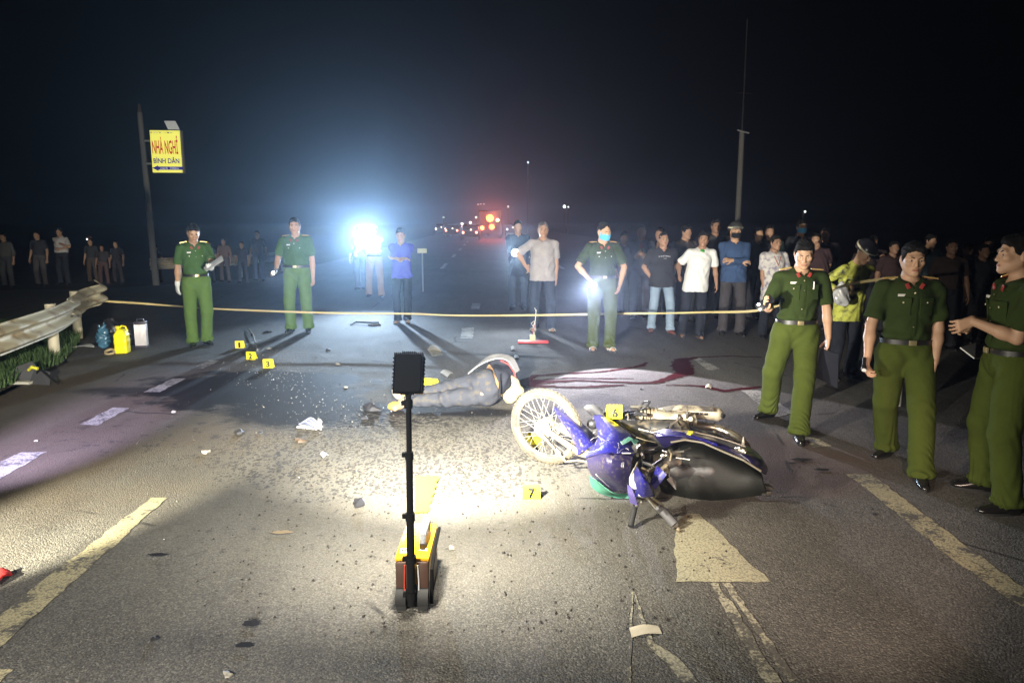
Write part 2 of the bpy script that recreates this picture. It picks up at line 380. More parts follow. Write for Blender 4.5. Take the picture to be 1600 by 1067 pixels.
def person(key, label, feet, top, yaw=0, hands=None, head=(0, 0, 0), shirt='police', shirt_m=None, trouser_m=None, hem=None, sleeve='short',
           h=0.009, skin_k='a', belly=0.0, build=1.0, hair_m=None, hair='short', mask=None, helmet=None, shoes='shoe', shoe_m=None, hips=None, shoulders=None,
           hat=None, gloves=(), group=None, elbow=None, collar=True, toes=(None, None), seed=1, base=None, collar_v=0.06, baggy=1.0, height=None, cat='person', knee=None, seg=None):
    """feet: two ground pixels (person's right, person's left); top: row of the crown; the rest is posed by joint targets."""
    fR, fL = [W(*f) if len(f) == 2 else Vector(f) for f in feet]
    B = (fR + fL) / 2; B.z = 0; ya = R(yaw); Rz = Matrix.Rotation(ya, 3, 'Z'); Ri = Rz.transposed()
    H = height or D(800, top, B.y).z; s = H / 1.70
    def loc(P): return (Ri @ (Vector(P) - B)) / s
    root = empty('person', B, ya, label, cat, group)
    aR, aL = loc(fR), loc(fL); aR.z = aL.z = 0.085
    hx, hy = (0, 0)
    if hips: q = loc(D(hips[0], hips[1], B.y)); hx = q.x; hy = (hips[2] if len(hips) > 2 else 0)
    sx, sy = hx * 0.5, 0.0
    if shoulders: q = loc(D(shoulders[0], shoulders[1], B.y)); sx = q.x; sy = (shoulders[2] if len(shoulders) > 2 else 0)
    drop = 0.0
    sp = max((aL - aR).length, 0.01); drop = max(0, 0.05 * (sp - 0.25)) if sp > 0.25 else 0.0
    def T(x, y, z):
        t = min(max((z - 0.95) / 0.45, 0), 1.25)
        return Vector((x + hx + (sx - hx) * t, y + hy + (sy - hy) * t, z - drop - max(0, t) * 0.10 * abs(sy - hy)))
    # ---- legs
    kh = {}; legs = {}
    for nme, a, sg in (('R', aR, -1), ('L', aL, 1)):
        hp = T(0.092 * sg, 0, 0.90)
        fdir = (a - hp); tw = toes[0 if sg < 0 else 1]
        tw = R(tw if tw is not None else 12 * sg)
        toe = Vector((math.sin(tw), -math.cos(tw), 0))
        kn, an = ik(hp, a, 0.413, 0.408, toe + Vector((0.1 * sg, 0, 0)))
        legs[nme] = (hp, kn, a, toe)
    # ---- arms
    arms = {}; hands = hands or {}; elbow = elbow or {}
    for nme, sg in (('R', -1), ('L', 1)):
        sh = T(0.178 * sg * build, 0.005, 1.372)
        spec = hands.get(nme)
        if spec is None: tgt = T(0.27 * sg * build, -0.05, 0.86); o = {}
        else:
            o = spec[3] if len(spec) > 3 else {}
            tgt = loc(D(spec[0], spec[1], B.y + spec[2]))
        hint = elbow.get(nme, (0.35 * sg, 0.8, -0.3))
        el, wr = ik(sh, tgt, 0.285, 0.25, hint)
        fd = (wr - el).normalized(); hd = Vector(o['d']) if 'd' in o else fd + Vector((0, 0, -0.15))
        pn = Vector(o['pn']) if 'pn' in o else Vector((-sg * 1.0, 0.25, 0))
        arms[nme] = (sh, el, wr, hd.normalized(), pn, o.get('curl', 0.45), sg)
    nb = T(0, 0.02, 1.43); hc = T(0, 0.0, 1.585) + Vector((0.0, -0.025 - 0.05 * math.sin(max(0, R(head[1]))), -0.02 * (1 - math.cos(R(head[1])))))
    hc.x += 0.04 * math.sin(R(-head[2])) ; HR = rotm(R(head[0]), R(head[1]), R(head[2]))
    def hp_(x, y, z): return hc + HR @ Vector((x, y, z))
    pts = [hc, aR, aL] + [p for v in arms.values() for p in (v[0], v[1], v[2], v[2] + v[3] * 0.2)] + [v[1] for v in legs.values()]
    lo = np.min([tuple(p) for p in pts] + [(-.26 + min(hx, sx), -.2, 0)], 0) - 0.16; hi = np.max([tuple(p) for p in pts] + [(.26 + max(hx, sx), .2, 0)], 0) + 0.16
    lo[2] = -0.02; hi[2] = hc.z + 0.17
    h = h / s
    # ---- body (one continuous surface)
    g = Grid(lo, hi, h)
    bl = belly
    g.ell(T(0, 0, .95), (.155 * build, .108, .12)); g.ell(T(0, -bl * .5, 1.08), (.138 * build + bl * .4, .10 + bl * .6, .14), k=.04)
    g.ell(T(0, -.005, 1.26), (.158 * build, .112, .17), k=.05); g.cone(T(-.135 * build, .01, 1.362), T(.135 * build, .01, 1.362), .050, .050, .05)
    g.cone(T(0, .03, 1.36), T(0, .02, 1.47), .075, .055, .05); g.cone(T(0, .022, 1.42), hp_(0, .012, -.05), .054, .051, .02)
    for v in legs.values():
        hp, kn, a, toe = v
        g.cone(hp, kn, .080, .056, .03); g.cone(kn, a, .054, .036, .02)
        g.ell(kn + (a - kn) * .3 + Vector((0, .02, 0)), (.05, .05, .1), k=.03)
        g.cone(a + Vector((0, 0, -.045)) - toe * .02, a + toe * .13 + Vector((0, 0, -.06)), .036, .022, .02)
    for v in arms.values():
        sh, el, wr, hd, pn, cu, sg = v
        g.cone(sh, el, .050, .037, .035); g.cone(el, el + (wr - el) * .35, .038, .039, .015); g.cone(el + (wr - el) * .3, wr, .039, .0255, .02)
        hand(g, wr, hd, pn, sg, cu, h)
    # head
    g.ell(hp_(0, .012, .028), (.074, .091, .088), HR); g.ell(hp_(0, -.022, -.03), (.060, .068, .078), HR, .03)
    for q in (-1, 1):
        g.cone(hp_(.05 * q, 0, -.045), hp_(.012 * q, -.07, -.088), .022, .019, .03)
        g.ell(hp_(.04 * q, -.062, -.015), (.024, .024, .022), HR, .02)
        g.ell(hp_(.078 * q, .012, -.008), (.008, .017, .030), HR, .008)
    g.ell(hp_(0, -.078, -.09), (.022, .018, .018), HR, .02)
    if h * s < 0.0125:
        g.cone(hp_(-.038, -.076, .024), hp_(.038, -.076, .024), .013, .013, .015)
        for q in (-1, 1): g.dig(hp_(.031 * q, -.097, .004), (.018, .016, .012), HR, .012)
        g.cone(hp_(0, -.086, .01), hp_(0, -.104, -.028), .010, .0125, .012); g.ell(hp_(0, -.094, -.033), (.021, .013, .009), HR, .008)
        g.dig(hp_(0, -.104, -.048), (.03, .008, .006), HR, .008)
        g.ell(hp_(0, -.089, -.057), (.024, .013, .0065), HR, .006); g.ell(hp_(0, -.087, -.069), (.021, .013, .007), HR, .006)
        g.dig(hp_(0, -.102, -.063), (.022, .005, .0022), HR, .004)
    V, Q = g.mesh(); V = relax(V, Q, 1, .3)
    body = quad_object('body', V * s, Q, skin(skin_k), root)
    S = s
    def mk(name, V, Q, m, par=root): return quad_object(name, V * s, Q, m, par)
    sub = Grid
    # ---- trousers
    tm = trouser_m; bz = baggy
    g = sub([lo[0], lo[1], 0], [hi[0], hi[1], 1.1], h)
    g.ell(T(0, 0, .945), (.172 * build, .125 + bl * .3, .125)); g.ell(T(0, .02, .90), (.168 * build, .125, .11), k=.03)
    hemz = .055
    for v in legs.values():
        hp, kn, a, toe = v
        mid = hp + (kn - hp) * .5
        g.cone(hp, kn, .100 * bz, .078 * bz, .03); e = Vector((a.x, a.y + .008, hemz)); g.cone(kn, e, .078 * bz, .070 * bz, .02, capb=True)
        g.ell(e + Vector((0, -.01, .03)), (.077 * bz, .082 * bz, .035), k=.03)
    g.plane((0, 0, 1.03 - drop if hem is None else min(1.03, loc(D(800, hem, B.y)).z + .04)), (0, 0, 1)); g.plane((0, 0, hemz - .005), (0, 0, -1))
    V, Q = g.mesh(); N = vnormals(V, Q); V = folds(V, N, .0042 if h * s < .012 else .006, seed, 'trouser')
    if h * s < .008:
        for v in legs.values(): pass
    mk('trousers', V, Q, tm)
    # ---- upper garment
    tuck = hem is None
    hz = loc(D(800, hem, B.y)).z if hem else 0.985 - drop
    of = .0
    g = sub([lo[0], lo[1], hz - .08], [hi[0], hi[1], 1.56], h)
    if tuck:
        g.ell(T(0, 0, 1.035), (.168 * build + bl * .4, .125 + bl * .6, .062), k=.03); g.ell(T(0, -bl * .5, 1.12), (.155 * build + bl * .4, .118 + bl * .6, .13), k=.04)
    else:
        g.cone(T(0, 0, hz - .05), T(0, 0, 1.2), .196 * build + bl * .3, .168 * build + bl * .3, .03, n=(0, 1, 0), fl=.80)
        if bl: g.ell(T(0, -bl * .6, 1.06), (.15 + bl * .4, .11 + bl * .6, .12), k=.05)
    g.ell(T(0, -.005, 1.26), (.174 * build, .130, .175), k=.05); g.cone(T(-.138 * build, .01, 1.368), T(.138 * build, .01, 1.368), .060, .060, .06)
    g.cone(T(0, .03, 1.37), T(0, .02, 1.445), .088, .064, .06)
    for v in arms.values():
        sh, el, wr, hd, pn, cu, sg = v
        if sleeve == 'short':
            e = sh + (el - sh) * .80; g.cone(sh, e, .060, .070, .03, capb=True)
            ax = (el - sh).normalized()
        elif sleeve == 'long':
            g.cone(sh, el, .059, .052, .03); g.cone(el, wr - (wr - el) * .06, .056, .042, .015, capb=True)
    g.plane((0, 0, hz), (0, 0, -1))
    # open neck: a V dug out of the garment, and the neck hole
    nk = T(0, 0, 1.43); vv = collar_v
    g.planes_dig([((nk.x + .03, 0, nk.z + .02), (.9, -.0, -vv * 7)), ((nk.x - .03, 0, nk.z + .02), (-.9, -.0, -vv * 7)), ((0, nk.y - .02, 0), (0, 1, 0)), ((0, 0, nk.z - vv - .01), (0, 0, -1))],
                 [nk.x - .1, nk.y - .2, nk.z - .2], [nk.x + .1, nk.y, nk.z + .1])
    g.plane((nk.x, nk.y + .01, nk.z + .03), (0, -.5, .85), [nk.x - .085, nk.y - .2, nk.z - .05], [nk.x + .085, nk.y + .2, nk.z + .2])
    V, Q = g.mesh(); N = vnormals(V, Q); V = folds(V, N, .0046 if h * s < .012 else .006, seed + 3, 'shirt')
    so = mk('jacket' if sleeve == 'long' else ('t_shirt' if shirt == 'tee' else 'shirt'), V, Q, shirt_m)
    tree = BVHTree.FromPolygons([Vector(v) for v in V], [tuple(q) for q in Q]) if h * s < .012 else None
    def front(x, z, dy=-1):
        p = T(x, 0, z); o = Vector((p.x, p.y + dy * .5, z)); hit = tree.ray_cast(o, Vector((0, -dy, 0)))
        return (hit[0], hit[1]) if hit[0] is not None else (p + Vector((0, dy * .12, 0)), Vector((0, dy, 0)))
    def small(mb, name, m, smooth=True, par=root):
        mb.V = [v * s for v in mb.V]; return mb.build(name, m, par, smooth)
    near = h * s < .008
    # ---- collar
    if collar and tree:
        cm = shirt_m
        rows = []
        for q in (-1, 1):
            mb = MB(); st = []
            for i in range(6):
                t = i / 5; a = math.pi * (0.0 + t * 0.80)
                cx, cy = math.sin(a) * .062 * q, math.cos(a) * .060 + .018
                top_ = T(cx * .98, cy, 1.475 - t * .045); bot = T(cx * (1.28), cy * 1.15 + (-.012 * t), 1.440 - t * .075)
                if i == 5:
                    top_ = T(.012 * q, -.072, 1.405 - vv * .4); bot = T(.068 * q, -.102, 1.362)
                st.append([top_, (top_ + bot) / 2 + Vector((.006 * q, -.008, .006)), bot])
            mb.sheet(st, .004, 2); small(mb, 'collar', cm)
    # ---- belt
    if tuck:
        mb = MB(); g2 = [];
        n = 28
        for i in range(n + 1):
            a = 2 * math.pi * i / n; rx, ry = .176 * build + bl * .25, .130 + bl * .45
            g2.append([T(math.sin(a) * rx, -math.cos(a) * ry, z) - Vector((0, 0, 0)) for z in (.978, 1.012)])
        mb.sheet(g2, -.005, 1); small(mb, 'belt', mat('belt_black', (.015, .014, .013), rough=.4))
        if shirt == 'police' or shirt == 'traffic':
            mb = MB().box(T(0, -.139 - bl * .45, .995), (.052, .012, .036), None, .004); small(mb, 'belt_buckle', mat('buckle', (.75, .62, .35), rough=.3, metal=.8))
    # ---- uniform fittings
    if shirt in ('police', 'traffic') and tree:
        gold = mat('brass_button', (.85, .75, .5), rough=.3, metal=.7)
        for z in (1.33, 1.25, 1.17, 1.09):
            p, nn = front(0.0, z); mb = MB().ell(p, (.008, .006, .008)); small(mb, 'button', gold)
        for q in (-1, 1):
            p, nn = front(.078 * q, 1.235); ax = Vector((nn.z, 0, -nn.x)); 
            zz = Vector((0, 0, 1)); zz = (zz - nn * zz.dot(nn)).normalized(); xx = zz.cross(nn).normalized(); M = Matrix((xx, nn, zz)).transposed()
            mb = MB().box(p - nn * .001, (.098, .008, .125), M, .003); small(mb, 'chest_pocket', shirt_m)
            mb = MB().box(p + nn * .004 + zz * .045, (.104, .008, .040), M, .003); small(mb, 'pocket_flap', shirt_m)
            mb = MB().ell(p + nn * .009 + zz * .030, (.007, .005, .007)); small(mb, 'button', gold)
            # shoulder boards
            a = T(.085 * q * build, .012, 1.452); b = T(.178 * q * build, .012, 1.428); hh = tree.ray_cast(Vector((a.x, a.y, 1.7)), Vector((0, 0, -1))); h2 = tree.ray_cast(Vector((b.x, b.y, 1.7)), Vector((0, 0, -1)))
            if hh[0] and h2[0]:
                a = hh[0]; b = h2[0]; ux = (b - a).normalized(); uz = ux.cross(Vector((0, 1, 0))); uz = uz if uz.z > 0 else -uz; uy = uz.cross(ux); M = Matrix((ux, uy, uz)).transposed()
                mb = MB().box((a + b) / 2 + uz * .007, ((b - a).length, .044, .008), M, .002); ep = small(mb, 'shoulder_board', mat('board_red', (.30, .03, .02), rough=.6))
                mb = MB()
                for e in (-1, 1): mb.box((a + b) / 2 + uz * .009 + uy * .021 * e, ((b - a).length, .004, .008), M)
                mb.box((a + b) / 2 + uz * .012, ((b - a).length * .9, .006, .002), M)
                for k in (.25, .45): mb.ell(a + (b - a) * (1 - k) + uz * .014, (.006, .006, .003))
                small(mb, 'gold_trim', mat('gold_trim', (.8, .6, .2), rough=.35, metal=.6), par=root)
            # collar tabs
            p, nn = front(.045 * q, 1.372); mb = MB().box(p + nn * .012, (.026, .006, .040), Matrix.Rotation(R(28 * q), 3, 'Y'), .002); small(mb, 'collar_tab', mat('board_red', (.30, .03, .02)))
        p, nn = front(-.078, 1.312); mb = MB().box(p + nn * .003, (.062, .006, .018), None, .002); small(mb, 'name_plate', mat('plate', (.75, .72, .66), rough=.4))
        p, nn = front(.0, 1.2)
        # placket
        mb = MB(); st = []
        for z in (1.355, 1.30, 1.24, 1.18, 1.12, 1.06, 1.02):
            p, nn = front(-.018, z); p2, _ = front(.018, z); st.append([p + nn * .0035, (p + p2) / 2 + nn * .005, p2 + nn * .0035])
        mb.sheet(st, .002, 2); small(mb, 'placket', shirt_m)
    if seg == 'pen' and tree:
        p, nn = front(.075, 1.285); small(MB().tube([p + nn * .012 + Vector((0, 0, -.025)), p + nn * .012 + Vector((0, 0, .04))], .005, 6), 'pen', mat('white_plastic', (.8, .8, .8), rough=.4))
    # ---- gloves
    for nme in gloves:
        sh, el, wr, hd, pn, cu, sg = arms[nme]
        gg = Grid(np.array(wr) - .14 + np.array(hd) * .08, np.array(wr) + .14 + np.array(hd) * .08, max(h * .8, .004))
        gg.cone(wr - (wr - el).normalized() * .05, wr, .031, .031, .01, capa=True)
        for k in (1,): hand(gg, wr, hd, pn, sg, cu, .009)
        gg.D -= .004; V, Q = gg.mesh(); mk('glove', V, Q, cloth('glove_white', (.72, .72, .70)))
    # ---- feet
    sm = shoe_m or mat('shoe_black', (.012, .011, .011), rough=.22, var=.3, coat=.3)
    for nme, v in legs.items():
        hp, kn, a, toe = v; sd = Vector((-toe.y, toe.x, 0))
        hs = max(min(h, .009), .005)
        if shoes == 'shoe':
            gg = Grid(np.array(a) - [.2, .2, .1], np.array(a) + [.22, .22, .1], hs)
            gg.cone(a - toe * .045 + Vector((0, 0, -.05)), a + toe * .02 + Vector((0, 0, -.035)), .040, .043, .01)
            gg.cone(a + Vector((0, 0, -.03)) + toe * .02, a + toe * .135 + Vector((0, 0, -.062)), .044, .030, .02, n=(0, 0, 1), fl=.8)
            gg.cone(a + toe * .07 + Vector((0, 0, -.062)) - sd * .006, a + toe * .15 + Vector((0, 0, -.066)), .038, .028, .02, n=(0, 0, 1), fl=.7)
            gg.cone(a - toe * .02 + Vector((0, 0, -.04)), a - toe * .01 + Vector((0, 0, .02)), .045, .045, .02)
            gg.plane((0, 0, .004), (0, 0, -1)); V, Q = gg.mesh()
            so2 = mk('shoe', V, Q, sm)
            mb = MB(); n = 16; outl = []
            for i in range(n):
                t = 2 * math.pi * i / n; c = math.cos(t); outl.append(Vector((a.x, a.y, .008)) + toe * (.052 + .135 * c) + sd * (math.sin(t) * (.040 + .006 * c)))
            mb.poly(outl, .014, Vector((0, 0, 1))); mb.V = [x * s for x in mb.V]; mb.build('sole', mat('sole_black', (.02, .02, .02), rough=.8), so2)
        else:
            mb = MB(); n = 16; outl = []
            for i in range(n):
                t = 2 * math.pi * i / n; c = math.cos(t); outl.append(Vector((a.x, a.y, .011)) + toe * (.05 + .135 * c) + sd * (math.sin(t) * (.043 + .006 * c)))
            mb.poly(outl, .020, Vector((0, 0, 1))); sl = small(mb, 'sandal', mat('sandal_dark', (.03, .025, .025), rough=.7))
            mb = MB()
            for f in (.03, .085): 
                st = []
                for k in range(7):
                    an = math.pi * k / 6; st.append([Vector((a.x, a.y, .02)) + toe * (f + d_) + sd * math.cos(an) * .044 + Vector((0, 0, .045 * math.sin(an) * (1.3 if f < .05 else .95))) for d_ in (0, .028)])
                mb.sheet(st, .004, 2)
            small(mb, 'strap', mat('strap_white', (.6, .58, .55), rough=.6) if shoes == 'sandal_white' else mat('strap_dark', (.04, .035, .035), rough=.6), par=sl)
            for k in range(4): pass
    # ---- hair
    if hair:
        hm = hair_m or mat('hair_black', (.010, .009, .008), rough=.85, spec=.2, var=.4, vscale=60, bump=.6, bscale=120)
        gg = Grid(np.array(hc) - .17, np.array(hc) + .19, max(min(h, .008), .0045)); th = {'short': .010, 'crop': .005, 'full': .020}[hair]
        gg.ell(hp_(0, .016, .030), (.076 + th * .35, .092 + th * .5, .088 + th), HR, .01)
        if hair != 'crop': gg.ell(hp_(.008, -.048, .080), (.050, .034, .026), HR, .02)
        fwd = HR @ Vector((0, -1, 0)); up = HR @ Vector((0, 0, 1)); rt = HR @ Vector((1, 0, 0))
        p0 = hp_(0, -.060, .052 if hair != 'crop' else .066)
        gg.planes_dig([(p0, tuple(-fwd * .8 + up * .6)) , (hp_(0, -.02, 0), tuple(-fwd)), ], np.array(hc) - .17, np.array(hc) + .19)
        gg.planes_dig([(hp_(0, -.040, 0), tuple(-fwd)), (hp_(0, 0, .052), tuple(up))], np.array(hc) - .17, np.array(hc) + .19)
        gg.plane(tuple(hp_(0, .02, -.035)), tuple((-up * .9 + fwd * .42).normalized()))
        V, Q = gg.mesh(); N = vnormals(V, Q); V = V + N * (.0030 * np.sin(160 * V[:, 0:1] + 60 * V[:, 1:2] + seed) * np.sin(110 * V[:, 2:3] + 70 * V[:, 0:1]) + .0035 * np.sin(60 * V[:, 0:1] + 2 * seed) * np.sin(50 * V[:, 2:3] + 40 * V[:, 1:2]))
        ha = mk('hair', V, Q, hm)
        if h * s < .012 and len(V):
            rr = np.random.RandomState(seed + 50); N = vnormals(V, Q); n = 2600 if near else 700; ii = rr.randint(0, len(V), n); P = V[ii]; Nn = N[ii]; L_ = (.012 if hair != 'crop' else .005) * rr.uniform(.5, 1.3, (n, 1))
            D_ = Nn * .6 + np.array(fwd) * .45 + np.array(up) * .15 + rr.normal(0, .35, (n, 3)); D_ /= np.linalg.norm(D_, axis=1, keepdims=True); S_ = np.cross(D_, rr.normal(0, 1, (n, 3))); S_ /= np.linalg.norm(S_, axis=1, keepdims=True) + 1e-9
            A = P - Nn * .002; W_ = .0014; T3 = np.stack([A - S_ * W_, A + S_ * W_, A + D_ * L_], 1).reshape(-1, 3) * s
            link_mesh('hair_strands', T3, np.arange(n * 3).reshape(-1, 3), hm, ha, False, 'stuff')
    # ---- face
    if h * s < .0125:
        dk = mat('eye_dark', (.015, .010, .008), rough=.2)
        for q in (-1, 1):
            if near:
                small(MB().ell(hp_(.031 * q, -.078, .004), (.0125, .008, .0052 if head[1] < 15 else .003), HR, 12, 8), 'eye', mat('eye_white', (.55, .5, .45), rough=.2))
                small(MB().ell(hp_(.031 * q, -.0845, .003), (.006, .004, .005 if head[1] < 15 else .0028), HR, 10, 6), 'iris', dk)
            else: small(MB().ell(hp_(.031 * q, -.081, .004), (.0135, .008, .005), HR, 10, 6), 'eye', dk)
            small(MB().tube([hp_(.012 * q, -.0895, .021), hp_(.032 * q, -.088, .028), hp_(.052 * q, -.074, .022)], [.0035, .0042, .002], 6), 'eyebrow', mat('brow', (.02, .014, .012), rough=.8))
        if not mask: small(MB().ell(hp_(0, -.0935, -.0625), (.022, .009, .0085), HR, 12, 8), 'lips', mat('lips', (.36, .13, .10), rough=.45))
    if mask:
        mm = cloth('mask_' + mask, dict(blue=(.10, .42, .72), black=(.015, .016, .02), white=(.5, .6, .65))[mask], rough=.8)
        mb = MB(); rows = []
        for z, ex in ((-.012, .0), (-.03, .006), (-.05, .008), (-.072, .004), (-.092, -.004)):
            rows.append([hp_(math.sin(a) * (.068 + ex * .3), -.030 - math.cos(a) * (.078 + ex) + (.012 if abs(a) > 1.2 else 0), z + .010 * (1 - math.cos(a))) for a in (-1.45, -.9, -.4, 0, .4, .9, 1.45)])
        mb.sheet(rows, .003, 2); mo = small(mb, 'face_mask', mm)
        mb = MB()
        for q in (-1, 1): mb.tube([hp_(.066 * q, -.045, -.02), hp_(.080 * q, .0, .012), hp_(.082 * q, .022, -.005), hp_(.066 * q, -.04, -.08)], .002, 5)
        small(mb, 'ear_loop', mm, par=mo)
    if helmet:
        gg = Grid(np.array(hc) - .2, np.array(hc) + .22, max(min(h, .010), .006)); gg.ell(hp_(0, .015, .045), (.115, .135, .115), HR, .01)
        fwd = HR @ Vector((0, -1, 0)); up = HR @ Vector((0, 0, 1))
        gg.plane(tuple(hp_(0, -.05, .045)), tuple((-up * .95 + fwd * .25).normalized())); 
        gg.ell(hp_(0, -.12, .055), (.09, .05, .010), HR, .01)
        V, Q = gg.mesh(); ho = mk('helmet', V, Q, helmet)
        mb = MB(); st = []
        for i in range(17):
            a = 2 * math.pi * i / 16; st.append([hp_(.117 * math.sin(a), .015 - .137 * math.cos(a), z) for z in (.050, .072)])
        mb.sheet(st, -.003, 1); small(mb, 'helmet_band', mat('helmet_band', (.62, .58, .42), rough=.5), par=ho)
    if hat == 'cap':
        gg = Grid(np.array(hc) - .2, np.array(hc) + .22, .008); gg.ell(hp_(0, .012, .06), (.086, .10, .082), HR, .01)
        gg.plane(tuple(hp_(0, 0, .055)), tuple(-(HR @ Vector((0, 0, 1))))); gg.ell(hp_(0, -.115, .062), (.07, .06, .008), HR, .01)
        V, Q = gg.mesh(); mk('cap', V, Q, cloth('cap_grey', (.2, .2, .22)))
    def world(P): return B + Rz @ (Vector(P) * s)
    return dict(root=root, s=s, world=world, arms={k: [world(x) for x in v[:3]] + [Rz @ v[3], Rz @ v[4]] for k, v in arms.items()}, front=(lambda x, z: tuple([world(front(x, z)[0]), Rz @ front(x, z)[1]])) if tree else None, T=T, loc=loc, small=small, shirt=so)
def grip(pd, side, f=0.075, up=0.018):
    a = pd['arms'][side]; return a[2] + a[3] * f * pd['s'] + a[4].normalized() * up

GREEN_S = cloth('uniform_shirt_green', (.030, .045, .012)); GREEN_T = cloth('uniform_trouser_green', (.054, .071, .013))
GREEN_S_LIT = cloth('uniform_shirt_green_lit', (.060, .125, .038)); GREEN_T_LIT = cloth('uniform_trouser_green_lit', (.105, .18, .045))  # same uniform greens; brighter light on the far officers put into the colour
DARKT = cloth('dark_trousers', (.018, .020, .028)); NAVYT = cloth('navy_trousers', (.030, .038, .06))
def torch_obj(tip, d, label, r=0.018, L=0.13, estr=60, col=(.85, .93, 1), m=None, cat='torch', group=None):
    d = Vector(d).normalized(); o = empty('torch', tip, 0, label, cat, group)
    mb = MB().tube([-d * L, -d * .045, -d * .03, -d * .002], [r * .7, r * .7, r, r], 16); mb.build('barrel', m or mat('torch_black', (.02, .02, .02), rough=.35, metal=.3), o)
    MB().cyl((0, 0, 0), d * .003, r * .86, n=16).build('lens', mat('torch_lens%d_%d' % (estr, int(col[2] * 99)), (.9, .9, .9), emit=col, estr=estr), o); return o
# ------------------------------------------------------------------ ground and road
class NT:
    def __init__(s, name):
        s.m = bpy.data.materials.new(name); s.m.use_nodes = True; s.n = s.m.node_tree; s.b = s.n.nodes['Principled BSDF']
        tc = s.n.nodes.new('ShaderNodeTexCoord'); s.co = tc.outputs['Object']
    def lk(s, a, b): s.n.links.new(a, b)
    def val(s, node, i, v):
        if isinstance(v, (int, float)): node.inputs[i].default_value = v
        else: s.lk(v, node.inputs[i])
    def math(s, op, a, b=0.0, c=None):
        k = s.n.nodes.new('ShaderNodeMath'); k.operation = op; s.val(k, 0, a); s.val(k, 1, b)
        if c is not None: s.val(k, 2, c)
        return k.outputs[0]
    def noise(s, scale, detail=4, rough=.5, vec=None, dist=0.0):
        k = s.n.nodes.new('ShaderNodeTexNoise'); k.inputs['Scale'].default_value = scale; k.inputs['Detail'].default_value = detail
        k.inputs['Roughness'].default_value = rough; k.inputs['Distortion'].default_value = dist; s.lk(vec or s.co, k.inputs['Vector']); return k.outputs[0]
    def voro(s, scale, vec=None, feat='F1', out=0, rand=1.0):
        k = s.n.nodes.new('ShaderNodeTexVoronoi'); k.feature = feat; k.inputs['Scale'].default_value = scale; s.lk(vec or s.co, k.inputs['Vector']); return k.outputs[out]
    def rng(s, v, a, b, c=0.0, d=1.0, smooth=True):
        k = s.n.nodes.new('ShaderNodeMapRange'); k.interpolation_type = 'SMOOTHSTEP' if smooth else 'LINEAR'
        s.val(k, 0, v); k.inputs[1].default_value = a; k.inputs[2].default_value = b; k.inputs[3].default_value = c; k.inputs[4].default_value = d; return k.outputs[0]
    def mix(s, f, a, b):
        k = s.n.nodes.new('ShaderNodeMix'); k.data_type = 'RGBA'; s.val(k, 0, f)
        for i, v in ((6, a), (7, b)):
            if isinstance(v, tuple): k.inputs[i].default_value = v + (1,) if len(v) == 3 else v
            else: s.lk(v, k.inputs[i])
        return k.outputs[2]
    def mapping(s, loc=(0, 0, 0), rot=0.0, scale=(1, 1, 1), typ='TEXTURE', vec=None):
        k = s.n.nodes.new('ShaderNodeMapping'); k.vector_type = typ; k.inputs[1].default_value = loc; k.inputs[2].default_value = (0, 0, rot); k.inputs[3].default_value = scale
        s.lk(vec or s.co, k.inputs[0]); return k.outputs[0]
    def blob(s, c, rx, ry, rot=0.0, edge=.35, nz=None, na=.6):
        v = s.mapping((c[0], c[1], 0), rot, (rx, ry, 1)); k = s.n.nodes.new('ShaderNodeVectorMath'); k.operation = 'LENGTH'; s.lk(v, k.inputs[0]); L = k.outputs[1]
        if nz is not None: L = s.math('ADD', L, s.math('MULTIPLY', s.math('SUBTRACT', nz, .5), na * 2))
        return s.rng(L, 1 - edge, 1 + edge, 1.0, 0.0)
